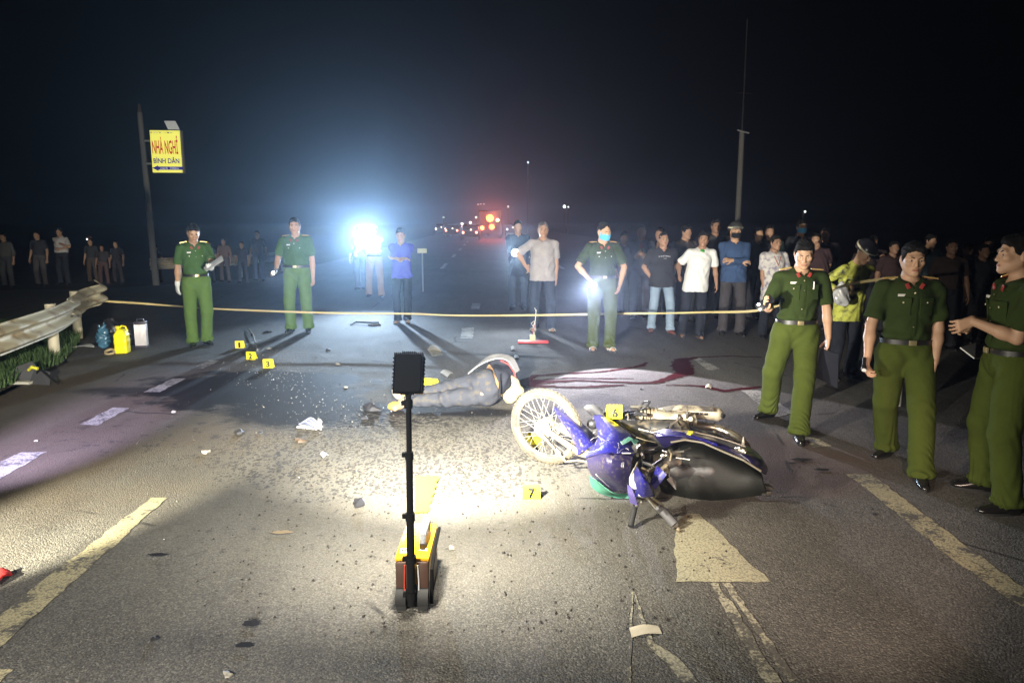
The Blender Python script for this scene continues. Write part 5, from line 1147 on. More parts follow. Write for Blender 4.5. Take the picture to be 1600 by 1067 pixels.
for (a_, c_, b_, r_, m_) in (((972, 708, .42), (985, 708, .43), (995, 706, .42), .005, chrome), ((990, 698, .43), (994, 704, .44), (996, 700, .42), .013, chrome), ((1000, 696, .42), (998, 705, .42), (996, 712, .40), .009, chrome), ((1003, 709, .38), (1005, 714, .38), (1004, 708, .38), .010, alu),
        ((1036, 705, .36), (1042, 707, .38), (1046, 715, .34), .008, chrome), ((1045, 703, .38), (1049, 709, .38), (1047, 720, .34), .006, alu), ((1033, 712, .35), (1040, 711, .36), (1030, 718, .32), .007, chrome), ((1056, 706, .36), (1068, 705, .38), (1079, 700, .37), .006, chrome), ((1002, 732, .34), (1012, 736, .33), (1020, 733, .32), .012, alu),
        ((1010, 737, .31), (1014, 745, .30), (1016, 752, .27), .009, chrome), ((1034, 733, .32), (1040, 728, .34), (1043, 736, .30), .016, alu), ((1044, 726, .33), (1046, 735, .31), (1046, 744, .27), .004, chrome), ((994, 683, .40), (1010, 688, .42), (1024, 691, .40), .003, alu), ((1056, 715, .33), (1064, 716, .33), (1078, 718, .33), .004, chrome),
        ((996, 722, .40), (990, 735, .36), (985, 750, .28), .004, alu), ((1005, 722, .36), (1020, 728, .35), (1035, 718, .35), .011, bkp), ((1008, 704, .38), (1022, 702, .40), (1036, 700, .38), .006, bkp)):
    BB().tube([W(*a_), W(*c_), W(*b_)], r_, 8).fin('bracket', m_)
# ------------------------------------------------------------------ person lying on the road
vb = W(700, 640); vic = empty('person', (-.55, 7.1, 0), 0, 'person in grey jeans lying on the road, head hidden under a cream cloth', 'person'); VO = np.array((-.55, 7.1, 0.0))
g = Grid([-1.5, 6.5, -.02], [.35, 7.9, .62], .010)
pel = np.array((-.26, 7.08, .19)); kn1 = np.array((-.66, 6.98, .10)); an1 = np.array((-1.06, 6.98, .07)); kn2 = np.array((-.66, 7.16, .16)); an2 = np.array((-1.05, 7.10, .12)); ch = np.array((-.13, 7.44, .22)); nk = np.array((-.05, 7.38, .17)); hdp = np.array((-.05, 7.30, .12))
def vbody(g, o, head=True):
    g.ell(pel, (.155 + o, .13 + o, .165 + o)); g.cone(pel + (0, 0, -.07), kn1, .095 + o, .065 + o, .03); g.cone(pel + (0, .03, .07), kn2, .095 + o, .062 + o, .03)
    g.cone(kn1, an1, .062 + o, .040 + o, .02); g.cone(kn2, an2, .06 + o, .042 + o, .02)
vbody(g, -.012); g.cone(pel, ch, .13, .15, .05); g.ell(ch, (.15, .13, .19)); g.cone(ch + (0, 0, .12), nk, .07, .05, .03); g.cone(nk, hdp, .05, .05, .02); g.ell(hdp, (.10, .09, .085))
g.cone(ch + (0, 0, .14), np.array((-.02, 7.66, .12)), .048, .036, .02); g.cone(np.array((-.02, 7.66, .12)), np.array((.06, 7.56, .04)), .036, .026, .02)
g.cone(an1, an1 + (-.03, -.02, -.03), .04, .035, .02); g.cone(an1 + (-.02, 0, -.03), an1 + (-.06, -.11, -.035), .035, .028, .02); g.cone(an2, an2 + (-.08, .05, .03), .04, .035, .02); g.cone(an2 + (-.05, 0, 0), an2 + (-.09, -.02, .09), .036, .026, .02)
g.plane((0, 0, .008), (0, 0, -1)); Vv, Qq = g.mesh(); quad_object('body', Vv - VO, Qq, mat('skin_lit', (.52, .30, .15), rough=.6), vic)
g = Grid([-1.5, 6.5, -.02], [.35, 7.9, .62], .010); vbody(g, .010); g.plane(np.array((-.155, 7.08, .2)), (.93, .2, .25)); g.plane((-1.045, 0, 0), (-1, 0, 0)); g.plane((0, 0, .006), (0, 0, -1))
Vv, Qq = g.mesh(); N = vnormals(Vv, Qq); x, y, z = Vv.T
Vv = Vv + N * (.006 * (np.sin(60 * x + 20 * z + 4 * np.sin(14 * y)) * np.exp(-((x + .66) / .12) ** 2) + np.sin(70 * x + 6 * np.sin(20 * z)) * np.exp(-((x + .98) / .1) ** 2) + .6 * np.sin(34 * x + 40 * z + 3 * np.sin(18 * x)) + .5 * np.sin(55 * z - 30 * x)))[:, None]
jn = quad_object('jeans', Vv - VO, Qq, cloth('jeans_grey', (.050, .053, .066), dirt=(.085, .075, .06), dscale=16, damt=.3), vic)
def vm(mb, name, m, par=vic): mb.V = [v - Vector(VO) for v in mb.V]; return mb.build(name, m, par)
g = Grid([-.6, 6.7, -.02], [.45, 7.9, .62], .009); g.cone(pel + (.13, .08, .05), ch, .125, .165, .05); g.ell(ch + (.0, .0, .02), (.17, .15, .205)); g.cone(ch + (0, 0, .13), nk + (.01, 0, .03), .085, .07, .03)
g.cone(ch + (0, 0, .15), np.array((-.03, 7.66, .14)), .065, .06, .02, capb=True); g.plane((-.125, 7.1, .2), (-.90, -.15, -.30)); g.plane((0, 0, .008), (0, 0, -1)); Vv, Qq = g.mesh(); N = vnormals(Vv, Qq); x, y, z = Vv.T
Vv = Vv + N * (.007 * (np.sin(60 * x + 25 * z + 4 * np.sin(13 * z)) + .6 * np.sin(45 * z - 20 * x)))[:, None]; quad_object('shirt', Vv - VO, Qq, cloth('shirt_dark', (.030, .032, .042)), vic)
vm(MB().sheet([[(-.44, 7.30, .28), (-.36, 7.42, .34)], [(-.30, 7.26, .39), (-.22, 7.42, .44)], [(-.15, 7.24, .445), (-.09, 7.40, .455)], [(-.04, 7.22, .42), (.01, 7.38, .42)], [(.03, 7.20, .31), (.07, 7.32, .31)]], .010, 5), 'jacket_edge', cloth('jacket_white', (.36, .35, .35)))
vm(MB().tube([(-.11, 7.215, .435), (-.03, 7.19, .40), (.02, 7.18, .33), (.035, 7.17, .27)], .008, 8), 'red_stripe', cloth('stripe_red', (.45, .06, .06)))
vm(MB().tube([(-.12, 7.00, .34), (-.115, 6.93, .24), (-.12, 6.93, .12)], [.010, .012, .010], 8), 'waistband', cloth('waistband_dark', (.02, .02, .025)))
vm(MB().ell((-1.13, 6.93, .045), (.075, .045, .042), Matrix.Rotation(R(35), 3, 'Z')), 'sock', cloth('sock_yellow', (.62, .36, .06))); vm(MB().ell((-1.13, 7.10, .13), (.05, .045, .075), Matrix.Rotation(R(-30), 3, 'Y')), 'sole', cloth('sole_grey', (.28, .26, .24)))
# cloth over the head: pillow-like draped block
g = Grid([-.2, 6.8, -.02], [.45, 7.6, .42], .008); g.cone((-.04, 7.28, .20), (.045, 7.24, .11), .080, .055, .03, n=(0, 0, 1), fl=.9); g.ell((-.06, 7.22, .15), (.055, .08, .12)); g.cone((-.01, 7.24, .25), (.085, 7.20, .13), .030, .022, .04); g.cone((.0, 7.16, .04), (.085, 7.20, .13), .022, .022, .04); g.cone((-.02, 7.20, .06), (.02, 7.24, .2), .06, .05, .03)
g.plane((0, 0, .010), (0, 0, -1)); Vv, Qq = g.mesh(); N = vnormals(Vv, Qq); x, y, z = Vv.T; Vv = Vv + N * (.004 * np.sin(60 * x + 45 * z + 3 * np.sin(30 * y)))[:, None]
cm_ = NT('cloth_cream_check'); vx = cm_.n.nodes.new('ShaderNodeSeparateXYZ'); cm_.lk(cm_.co, vx.inputs[0]); l1 = cm_.math('LESS_THAN', cm_.math('FRACT', cm_.math('MULTIPLY', vx.outputs[0], 24)), .10); l2 = cm_.math('LESS_THAN', cm_.math('FRACT', cm_.math('MULTIPLY', vx.outputs[2], 24)), .10)
cm_.lk(cm_.mix(cm_.math('MAXIMUM', l1, l2), (.42, .35, .18), (.26, .21, .11)), cm_.b.inputs['Base Color']); cm_.b.inputs['Roughness'].default_value = .9
o = quad_object('cloth', Vv - np.array((0, 7.22, 0)), Qq, cm_.m); o.location = (0, 7.22, 0); tag(o, 'cream checked cloth laid over the head of the lying person', 'cloth')

# ------------------------------------------------------------------ things at the verge
def thing1(mb, name, m, label, cat, loc, group=None, kind=None, smooth=True):
    mb.V = [v - Vector(loc) for v in mb.V]; o = mb.build(name, m, None, smooth); o.location = loc; return tag(o, label, cat, group, kind)
p = W(192, 551); jc = empty('jerrycan', p, R(8), 'bright yellow plastic jerrycan standing beside the verge', 'jerrycan')
g = Grid([-.17, -.12, -.02], [.17, .12, .44], .007); sl, X, Y, Z = g.sub(g.lo, g.lo + g.n * g.h)
zz = np.clip((Z - .255) / .075, 0, 1) ; hx = .088 - .045 * zz; qx = np.abs(X) - (hx - .03); qy = np.abs(Y) - (.085 - .03 - .02 * zz); qz = np.abs(Z - .165) - (.165 - .02)
d = np.sqrt(np.maximum(qx, 0) ** 2 + np.maximum(qy, 0) ** 2 + np.maximum(qz, 0) ** 2) - .028 + np.minimum(np.maximum(np.maximum(qx, qy), qz), 0); g.D[sl] = (d + .0025 * np.cos(Z * 60) * (np.abs(Z - .14) < .08)).astype(np.float32)
g.cone((-.035, 0, .33), (-.035, 0, .35), .03, .028, .01); Vv, Qq = g.mesh(); quad_object('tank', Vv, Qq, mat('jerrycan_yellow', (.80, .72, .01), rough=.4, var=.08), jc)
MB().tube([(-.02, 0, .34), (.01, 0, .375), (.06, 0, .365), (.085, 0, .30)], .012, 8).build('handle', mat('jerrycan_yellow', (.8, .72, .01)), jc); MB().cyl((-.05, -.01, .345), (-.05, -.01, .375), .022, n=14).build('cap', mat('jerrycan_cap', (.55, .45, .02), rough=.5), jc)
p = W(222.5, 543); cs = empty('canister', p, R(12), 'upright white ribbed flask with dark ends beside the jerrycan', 'canister')
g2 = MB(); 
for k in range(9): MB().box((-.068 + .017 * k, -.060, .19), (.013, .018, .30), None, .003).build('rib', mat('flask_white', (.72, .68, .70), rough=.35, metal=.2), cs)
MB().box((0, 0, .19), (.155, .11, .31), None, .012).build('body', mat('flask_white', (.72, .68, .70), rough=.35, metal=.2), cs); MB().box((0, 0, .018), (.165, .125, .036), None, .008).build('base', mat('flask_dark', (.03, .025, .04), rough=.4), cs); MB().box((0, 0, .365), (.16, .12, .04), None, .010).build('cap', mat('flask_dark', (.03, .025, .04), rough=.4), cs)
MB().tube([(-.05, 0, .38), (-.04, 0, .415), (.04, 0, .415), (.05, 0, .38)], .009, 8).build('handle', mat('flask_dark', (.03, .025, .04)), cs)
p = W(164, 545); p.y += .35
g = Grid([-.36, -.25, -.02], [.36, .25, .5], .012); g.ell((-.10, 0, .17), (.17, .15, .20)); g.ell((.13, .03, .16), (.15, .14, .20)); g.cone((-.12, 0, .33), (-.06, 0, .38), .05, .03, .04); g.ell((.2, -.03, .09), (.09, .1, .1)); g.plane((0, 0, .0), (0, 0, -1)); Vv, Qq = g.mesh(); N = vnormals(Vv, Qq); x, y, z = Vv.T
Vv = Vv + N * (.010 * np.sin(40 * x + 10 * z + 4 * np.sin(20 * z + 12 * x)) * np.clip(z * 6, 0, 1))[:, None]; o = quad_object('bag', Vv, Qq, mat('bag_black', (.02, .018, .022), rough=.35, bump=.5, bscale=18)); o.location = p; tag(o, 'bulky black bag standing behind the yellow jerrycan', 'bag')
q_ = p + Vector((-.06, -.26, 0))
g = Grid([-.2, -.2, -.02], [.2, .2, .45], .009); g.ell((0, 0, .13), (.10, .09, .15)); g.cone((0, 0, .2), (.02, .02, .36), .06, .012, .04); g.cone((0, 0, .2), (-.05, .0, .32), .05, .01, .03); g.plane((0, 0, 0), (0, 0, -1)); Vv, Qq = g.mesh(); N = vnormals(Vv, Qq); x, y, z = Vv.T
Vv = Vv + N * (.008 * np.sin(70 * x + 4 * np.sin(30 * z)))[:, None]; o = quad_object('plastic_bag', Vv, Qq, mat('bag_blue', (.05, .13, .20), rough=.2, bump=.6, bscale=25, var=.5)); o.location = q_; tag(o, 'crumpled translucent blue plastic bag leaning on the black bag', 'plastic bag')
p = W(172, 553); thing1(MB().torus(p + Vector((0, 0, .03)), (0.1, -.5, 1), .055, .018, 20, 8), 'sandal', mat('sandal_tan', (.35, .27, .15), rough=.7), 'small tan ring shaped object left of the jerrycan foot', 'debris', p)
p = W(132, 542, .08); thing1(MB().sheet([[p + Vector((-.14, -.05, 0)), p + Vector((-.1, .08, .01))], [p + Vector((0, -.07, .02)), p + Vector((.03, .08, .03))], [p + Vector((.15, -.03, 0)), p + Vector((.12, .03, .01))]], .004, 3), 'paper', mat('paper_grey', (.40, .40, .38), rough=.8), 'pale torn sheet lying on the grass under the guardrail', 'paper', p)
p = W(48, 600); db = empty('broken_box', p, R(-14), 'smashed dark grey plastic box with a yellow strap at the grass edge', 'broken box')
MB().poly([(-.32, .05, 0), (-.30, .12, .16), (-.12, .16, .22), (.0, .1, .17), (-.02, .03, .02)], .012).build('panel', mat('box_grey', (.10, .10, .105), rough=.6), db, False); MB().poly([(-.02, .0, .0), (.0, .08, .17), (.20, .08, .13), (.26, .0, .0)], .012).build('panel', mat('box_dark', (.05, .05, .055), rough=.6), db, False)
MB().box((-.16, -.03, .02), (.38, .12, .03), Matrix.Rotation(R(12), 3, 'Z'), .006).build('tray', mat('tray_pale', (.42, .40, .34), rough=.7), db); MB().tube([(-.05, .04, .15), (.02, .02, .19), (.08, .04, .17)], .018, 8).build('strap', mat('strap_yellow', (.7, .65, .05)), db); MB().tube([(.05, .05, .12), (.15, .0, .18), (.26, .02, .08), (.32, .06, .01)], .012, 8).build('loop', blk, db)
# red broom-like bar with wires
p = W(833, 536); rb = empty('barrier_bar', p, 0, 'low red bar with a cream block and loose wires sticking up', 'broken lamp')
MB().box((0, 0, .022), (.46, .07, .044), None, .014).build('bar', mat('bar_red', (.60, .03, .04), rough=.35), rb); MB().box((-.01, 0, .085), (.085, .05, .085), None, .008).build('block', mat('block_cream', (.55, .48, .26), rough=.6), rb)
for k, (c, pts) in enumerate((((.5, .12, .2), [(0, 0, .12), (.0, 0, .2), (.015, 0, .27)]), ((.7, .68, .6), [(.01, 0, .12), (.0, 0, .24), (.03, -.01, .36), (.04, 0, .48), (.02, 0, .53)]), ((.7, .68, .6), [(.0, 0, .25), (-.03, 0, .30), (.01, 0, .33), (.03, 0, .30), (.0, 0, .26)]), ((.55, .5, .4), [(.02, 0, .12), (.03, 0, .3), (.045, .01, .5)]))): MB().tube(pts, .007 if k == 0 else .004, 6).build('wire', mat('wire_%d' % k, c, rough=.4), rb)
# slipper, papers and scraps
def scrap(pts, nm, m, label, cat, th=.004, lift=.006, curl=.02):
    P = [W(*q) for q in pts]; c = sum(P, Vector()) / len(P); rows = [[P[0], (P[0] + P[1]) / 2 + Vector((0, 0, curl)), P[1]], [(P[0] + P[3]) / 2 + Vector((0, 0, .003)), c + Vector((0, 0, curl * .6)), (P[1] + P[2]) / 2 + Vector((0, 0, .004))], [P[3], (P[3] + P[2]) / 2 + Vector((0, 0, curl * .8)), P[2]]]
    rows = [[v + Vector((0, 0, lift)) for v in r] for r in rows]; return thing1(MB().sheet(rows, th, 3), nm, m, label, cat, c)
pap = mat('paper_white', (.46, .45, .43), rough=.8, var=.15, vscale=15); papy = mat('paper_cream', (.48, .43, .33), rough=.8, var=.2, vscale=20)
scrap([(496, 659), (503, 660), (502, 674), (489, 673)], 'paper', pap, 'upright folded white card beside the striped slipper', 'paper', .004, .01, .02)
scrap([(983, 982), (1028, 979), (1034, 991), (987, 997)], 'paper', papy, 'crumpled printed paper slip near the bottom of the road', 'paper', .002, .004, .012)
scrap([(500, 711), (508, 709), (513, 713), (505, 717)], 'paper', pap, 'small folded white scrap below the white card', 'paper', .003, .008, .015)
scrap([(688, 583), (698, 579), (708, 584), (699, 590)], 'paper', pap, 'white scrap behind the back of the lying person', 'paper')
scrap([(798, 543), (805, 543), (805, 548), (799, 548)], 'paper', pap, 'tiny white square scrap left below the red bar', 'paper'); scrap([(803, 557), (810, 557), (811, 561), (804, 561)], 'paper', pap, 'pale square scrap above the covered head', 'paper')
scrap([(1103, 603), (1112, 604), (1111, 608), (1102, 607)], 'paper', papy, 'small pale scrap lying in the long dark trickle', 'paper'); scrap([(-14, 905), (14, 896), (18, 902), (-6, 920)], 'cloth', cloth('rag_red', (.45, .03, .03)), 'bright red rag cut by the left edge of the picture', 'cloth', .01, .01, .03)
scrap([(672, 541), (684, 543), (690, 550), (668, 548)], 'paper', papy, 'creased pale sheet lying across the short yellow road dash', 'paper', .003, .008, .02)
p = W(484, 668); sp_ = empty('slipper', p, R(-20), 'blue and white striped slipper lying on the wet road', 'slipper')
for k in range(6): MB().sheet([[(-.10 + .006 * k, .05 - .020 * k, .01 + .006 * k), (-.02, .055 - .019 * k, .075 - .004 * k), (.08, .05 - .018 * k, .02)], [(-.10 + .006 * k, .033 - .020 * k, .01 + .006 * k), (-.02, .038 - .019 * k, .078 - .004 * k), (.08, .033 - .018 * k, .02)]], .004, 4).build('stripe', mat('slip_white' if k % 2 == 0 else 'slip_blue', (.38, .38, .40) if k % 2 == 0 else (.10, .12, .24), rough=.7), sp_)
MB().box((.0, 0, .008), (.21, .10, .016), None, .006).build('sole', mat('slip_sole', (.4, .4, .42), rough=.8), sp_)
def shard(px, py, n, r, m, label, seed):
    rr = np.random.RandomState(seed); c = W(px, py); mb = MB()
    pts = [c + Vector((rr.uniform(-r, r), rr.uniform(-r, r), .0)) for _ in range(3)]
    P = []
    for k in range(7):
        a = 2 * math.pi * k / 7; q = r * rr.uniform(.35, 1.15); P.append(c + Vector((math.cos(a) * q, math.sin(a) * q, .006 + rr.uniform(0, r * .5))))
    top = c + Vector((rr.uniform(-.3, .3) * r, rr.uniform(-.3, .3) * r, r * rr.uniform(.5, 1.0))); V = P + [top] + [Vector((p.x, p.y, .004)) for p in P]; F = [(k, (k + 1) % 7, 7) for k in range(7)] + [(k, 8 + k, 8 + (k + 1) % 7, (k + 1) % 7) for k in range(7)]
    mb._a(V, F); mb.F.append(tuple(8 + k for k in range(6, -1, -1))); mb.M.append(0)
    return thing1(mb, 'debris', m, label, 'debris', c, 'broken pieces scattered on the road', smooth=False)
dkp = mat('debris_dark', (.03, .03, .035), rough=.4); dbr = mat('debris_brown', (.10, .07, .05), rough=.7); dpl = mat('debris_pale', (.30, .28, .24), rough=.6)
for a_ in ((561, 790, 1, .075, dkp, 'twisted dark plastic piece left of the work light mast', 1), (705, 857, 1, .03, dpl, 'small pale bracket to the right of the yellow case', 2), (572, 655, 1, .05, dkp, 'black lump just left of the yellow sock', 3), (580, 642, 1, .09, dkp, 'largest black scrap by the feet of the lying person', 4), (418, 520, 1, .07, dkp, 'dark piece in front of the officer with the lowered torch', 5), (513, 548, 1, .04, dkp, 'dark chip between the glass and the woman in blue', 6), (528, 570, 1, .045, dpl, 'pale stone lump near the long road crack', 7), (541, 606, 1, .03, dpl, 'small pale chip above the wet gravelly patch', 8), (376, 677, 1, .05, dkp, 'left dark scrap on the pale road patch', 9), (408, 677, 1, .03, dkp, 'right dark scrap on the pale road patch', 10), (321, 709, 1, .04, dpl, 'pale chip on the left lane', 11), (469, 690, 1, .05, dbr, 'brown crumb pile below the slipper', 12), (395, 524, 1, .05, dkp, 'dark fragment at the end of the thin metal rod', 13), (420, 545, 1, .045, dpl, 'pale fragment above marker three', 14),
        (1367, 805, 1, .018, dkp, 'tiny dark stone beside the long right yellow line', 15), (1362, 797, 1, .012, dkp, 'tiniest stone near the right yellow line', 16), (356, 1056, 1, .025, dpl, 'white chip at the bottom edge left', 17), (240, 1000, 1, .02, dkp, 'small dark stone below the left yellow line', 18), (270, 645, 1, .03, dpl, 'pale chip beside the second white dash', 19), (57, 690, 1, .02, dpl, 'pale chip above the nearest white dash', 20), (835, 703, 1, .03, dbr, 'brown crumb by the foot of the front wheel', 21), (805, 590, 1, .02, dkp, 'tiny black chip touching the start of the trickles', 22), (1003, 609, 1, .02, dkp, 'dark chip below the trickles in open road', 23), (1522, 720, 1, .018, mat('glint_blue', (.5, .5, .9), rough=.1, metal=.8), 'blue glint by the boots at the right edge, shaped as a chip', 24)): shard(a_[0], a_[1], a_[2], a_[3], a_[4], a_[5], a_[6])  # last entry is a glint of light, given shape as a coloured chip
p = W(395, 525); thing1(MB().tube([W(389, 514, .03), W(396, 524, .05), W(402, 548, .02)], .012, 8), 'metal_rod', alu, 'thin bent metal rod lying beside marker one', 'metal rod', p)
p = W(575, 506); thing1(MB().tube([W(548, 507, .02), W(556, 503, .03), W(580, 504, .04), W(593, 504, .03), W(594, 507, .02), W(575, 507.5, .02)], .015, 8), 'cable_loop', dkp, 'thin dark loop of cable between the officer and the woman in blue', 'cable', p)
# glass fragments
r = np.random.RandomState(3); V = []; F = []
def frag(c, s):
    i = len(V); a = r.uniform(0, 6.28, 4); 
    for k in range(3): V.append((c[0] + math.cos(a[0] + k * 2.1) * s * r.uniform(.5, 1.2), c[1] + math.sin(a[0] + k * 2.1) * s * r.uniform(.5, 1.2), .004))
    V.append((c[0] + r.uniform(-.3, .3) * s, c[1], .006 + s * r.uniform(.3, 1.1))); F.extend([(i, i + 1, i + 3), (i + 1, i + 2, i + 3), (i + 2, i, i + 3), (i + 2, i + 1, i)])
for k in range(1100):
    px, py = (r.normal(440, 42), r.normal(566, 22)) if k < 380 else ((r.normal(520, 60), r.normal(625, 26)) if k < 520 else (r.uniform(200, 1000), r.uniform(560, 980)))
    if py > 505: frag(W(px, py), r.uniform(.003, .012) * (1 if k < 520 else .45))
o = link_mesh('glass_shards', V, F, mat('shard_pale', (.24, .235, .21), rough=.18, var=.3), None, False); tag(o, 'pale glass and plastic crumbs strewn across the road', 'glass shards', kind='stuff')
V = []; F = []
for k in range(1400):
    px, py = (r.normal(620, 110), r.normal(690, 55)) if k < 900 else (r.uniform(300, 1150), r.uniform(620, 1000)); frag(W(px, py), r.uniform(.004, .013))
o = link_mesh('grit', V, F, mat('grit_dark', (.035, .03, .026), rough=.85), None, False); tag(o, 'dark grit and crumbs of soil on the asphalt', 'grit', kind='stuff')
# cordon tape
tp = [(138, 469.5, 12.2), (205, 473, 12.0), (272, 478, 11.9), (330, 482.5, 11.7), (450, 487, 11.5), (560, 489.5, 11.4), (640, 490.5, 11.3), (720, 493, 11.2), (850, 492, 11.0), (975, 490, 10.9), (1040, 489.5, 10.7), (1100, 488, 10.4), (1180, 485.5, 9.4), (1240, 470, 8.4), (1310, 449, 7.6), (1360, 438.5, 7.3), (1425, 432, 7.1)]
P = [D(*q) for q in tp]; org = P[0].copy(); rows = []
for i, q in enumerate(P): rows.append([q - org + Vector((0, 0, -.013 - .004 * math.sin(i * 1.7))), q - org + Vector((0, .012 * math.sin(i * 2.3), .013))])
mb = MB(); mb.sheet(rows, .002, 6); o = mb.build('cordon_tape', mat('tape_yellow', (.62, .50, .22), rough=.4, var=.45, vscale=2.5)); o.location = org; tag(o, 'thin yellow and pale cordon tape stretched across the road', 'cordon tape')
tpo = empty('tape_stand', (P[-1].x - .02, P[-1].y, 0), 0, 'thin post behind the torch officer that holds the tape end', 'post'); MB().cyl((0, 0, 0), (0, 0, P[-1].z + .1), .02, n=10).build('post', mat('grey_steel', (.4, .4, .4)), tpo)
# ------------------------------------------------------------------ the people
glb = 'green uniformed officers at the scene'
p1 = person('off', 'officer in green uniform with white gloves reading papers near the verge', ((302, 541), (324, 538)), 350, yaw=32, h=.0085, shirt_m=GREEN_S_LIT, trouser_m=GREEN_T_LIT, head=(-2, 28, 0), gloves=('R', 'L'), group=glb,
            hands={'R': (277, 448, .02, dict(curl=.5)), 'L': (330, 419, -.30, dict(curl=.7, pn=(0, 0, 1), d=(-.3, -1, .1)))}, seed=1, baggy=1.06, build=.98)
p2 = person('off', 'stocky officer in green holding a lit torch low in one hand', ((455, 519), (482, 518)), 341, yaw=4, h=.0085, shirt_m=GREEN_S_LIT, trouser_m=GREEN_T_LIT, head=(6, 2, 0), group=glb, belly=.05, build=1.08,
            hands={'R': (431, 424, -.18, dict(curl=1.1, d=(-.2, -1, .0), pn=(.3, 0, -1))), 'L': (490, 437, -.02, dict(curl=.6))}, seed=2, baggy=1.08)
tan = cloth('uniform_tan', (.36, .24, .15)); 
p3 = person('off', 'traffic officer in tan uniform and yellow reflective vest behind a blazing torch', ((577, 463), (596, 465)), 352, yaw=6, h=.0115, shirt='plain', shirt_m=tan, trouser_m=tan, sleeve='long', head=(0, 4, 0), hands={'R': (556, 395, -.25, dict(curl=1.2)), 'L': (580, 375, -.42, dict(curl=1.1))}, hair='short', helmet=mat('helmet_white', (.5, .5, .48), rough=.4), seed=3)
p3b = person('off', 'dim figure in grey trousers directly behind the traffic officer', ((560, 452), (568, 452)), 355, yaw=-8, h=.013, shirt='plain', shirt_m=cloth('grey_shirt_dim', (.10, .12, .15)), trouser_m=cloth('blue_grey_trousers', (.10, .12, .16)), sleeve='long', seed=4)
p4 = person('pers', 'woman in a blue short sleeved shirt writing with both hands', ((622, 505), (637, 504)), 357, yaw=-2, h=.009, shirt='plain', shirt_m=cloth('shirt_blue', (.07, .07, .42)), trouser_m=DARKT, hem=434, head=(0, 14, 0), build=.97, shoes='sandal', collar=True, baggy=.92,
            hands={'R': (630, 404, -.26, dict(curl=.7, d=(1, -.3, 0), pn=(0, -.3, -1))), 'L': (619, 404, -.22, dict(curl=.7, d=(-1, -.3, 0), pn=(0, .3, 1)))}, seed=5, skin_k='b')
p5 = person('pers', 'tall man in a light grey short sleeved shirt and dark trousers behind the red bar', ((834, 517), (861, 518)), 347, yaw=0, h=.0085, shirt='plain', shirt_m=cloth('shirt_light_grey', (.36, .33, .33), var=.25, vscale=10), trouser_m=NAVYT, hem=438, head=(4, 3, 0), hair='crop', hair_m=mat('hair_grey', (.08, .075, .07), rough=.8), belly=.035, build=1.04, shoes='sandal_white',
            hands={'R': (822, 417, .20, dict(curl=.6)), 'L': (869, 441, -.02, dict(curl=.5))}, elbow={'R': (-1, .3, 0)}, seed=6, skin_k='b')
p5b = person('pers', 'dark dressed person holding a bright lamp left of the grey shirted man', ((800, 484), (818, 484)), 345, yaw=6, h=.0125, shirt='plain', shirt_m=cloth('jacket_navy', (.03, .04, .07)), trouser_m=NAVYT, sleeve='long', hem=432, hands={'R': (806, 398, -.38, dict(curl=1.2, d=(0, -1, 0))), 'L': (826, 420, -.1, dict(curl=.6))}, seed=7)
p6 = person('off', 'officer in green with a blue face mask, torch at his hip and white strapped sandals', ((926, 547), (952, 548)), 348, yaw=8, h=.0078, shirt_m=GREEN_S, trouser_m=GREEN_T, head=(20, 16, 0), mask='blue', hair='crop', shoes='sandal_white', group=glb, build=1.03, belly=.015,
            hands={'R': (922, 438, -.14, dict(curl=1.1, d=(.2, -.8, -.5), pn=(1, 0, -.4))), 'L': (969, 444, -.06, dict(curl=.6))}, elbow={'R': (-1, .3, 0), 'L': (.8, .5, 0)}, seed=8, baggy=1.04)
p7 = person('pers', 'man in a black printed t-shirt and light blue jeans, hands behind his back', ((1017, 518), (1047, 521)), 363, yaw=2, h=.009, shirt='tee', shirt_m=cloth('tee_black', (.030, .030, .034)), trouser_m=cloth('jeans_light', (.24, .32, .42), var=.3, vscale=6), hem=448, collar=False, collar_v=.03, head=(4, 0, 0), hair='crop', belly=.045, build=1.08, shoe_m=mat('shoe_brown', (.16, .05, .04), rough=.6),
            hands={'R': (1019, 436, .06, dict(curl=.5)), 'L': (1052, 432, .1, dict(curl=.5))}, elbow={'R': (-1, .2, 0)}, seed=9, skin_k='b', baggy=.95)
p8 = person('pers', 'man leaning in a white short sleeved shirt over a green t-shirt', ((1066, 526), (1092, 529)), 362, yaw=-4, h=.009, shirt='plain', shirt_m=cloth('shirt_white', (.74, .74, .72)), trouser_m=DARKT, hem=455, head=(-12, 4, 6), hips=(1085, 460), shoulders=(1096, 400), belly=.02, build=1.02, hair='full', collar_v=.09,
            hands={'R': (1061, 428, -.05, dict(curl=.6)), 'L': (1120, 448, .1, dict(curl=.6))}, seed=10, skin_k='c', shoes='sandal')
p9 = person('pers', 'person in helmet, black mask and dark blue jacket with crossed arms', ((1128, 522), (1155, 524)), 350, yaw=-4, h=.009, shirt='plain', shirt_m=cloth('jacket_blue_dark', (.045, .08, .17), var=.35, vscale=3), trouser_m=cloth('trousers_charcoal', (.055, .05, .055)), sleeve='long', hem=440, mask='black', helmet=mat('helmet_dark', (.05, .05, .05), rough=.35), head=(2, 2, 0), hair=None, build=1.05,
            hands={'R': (1158, 409, -.22, dict(curl=.7, d=(1, -.2, .1), pn=(0, .6, -.6))), 'L': (1144, 407, -.27, dict(curl=.7, d=(-1, -.2, .1), pn=(0, .6, -.6)))}, elbow={'R': (-.8, -.1, -.8), 'L': (.8, -.1, -.8)}, seed=11)
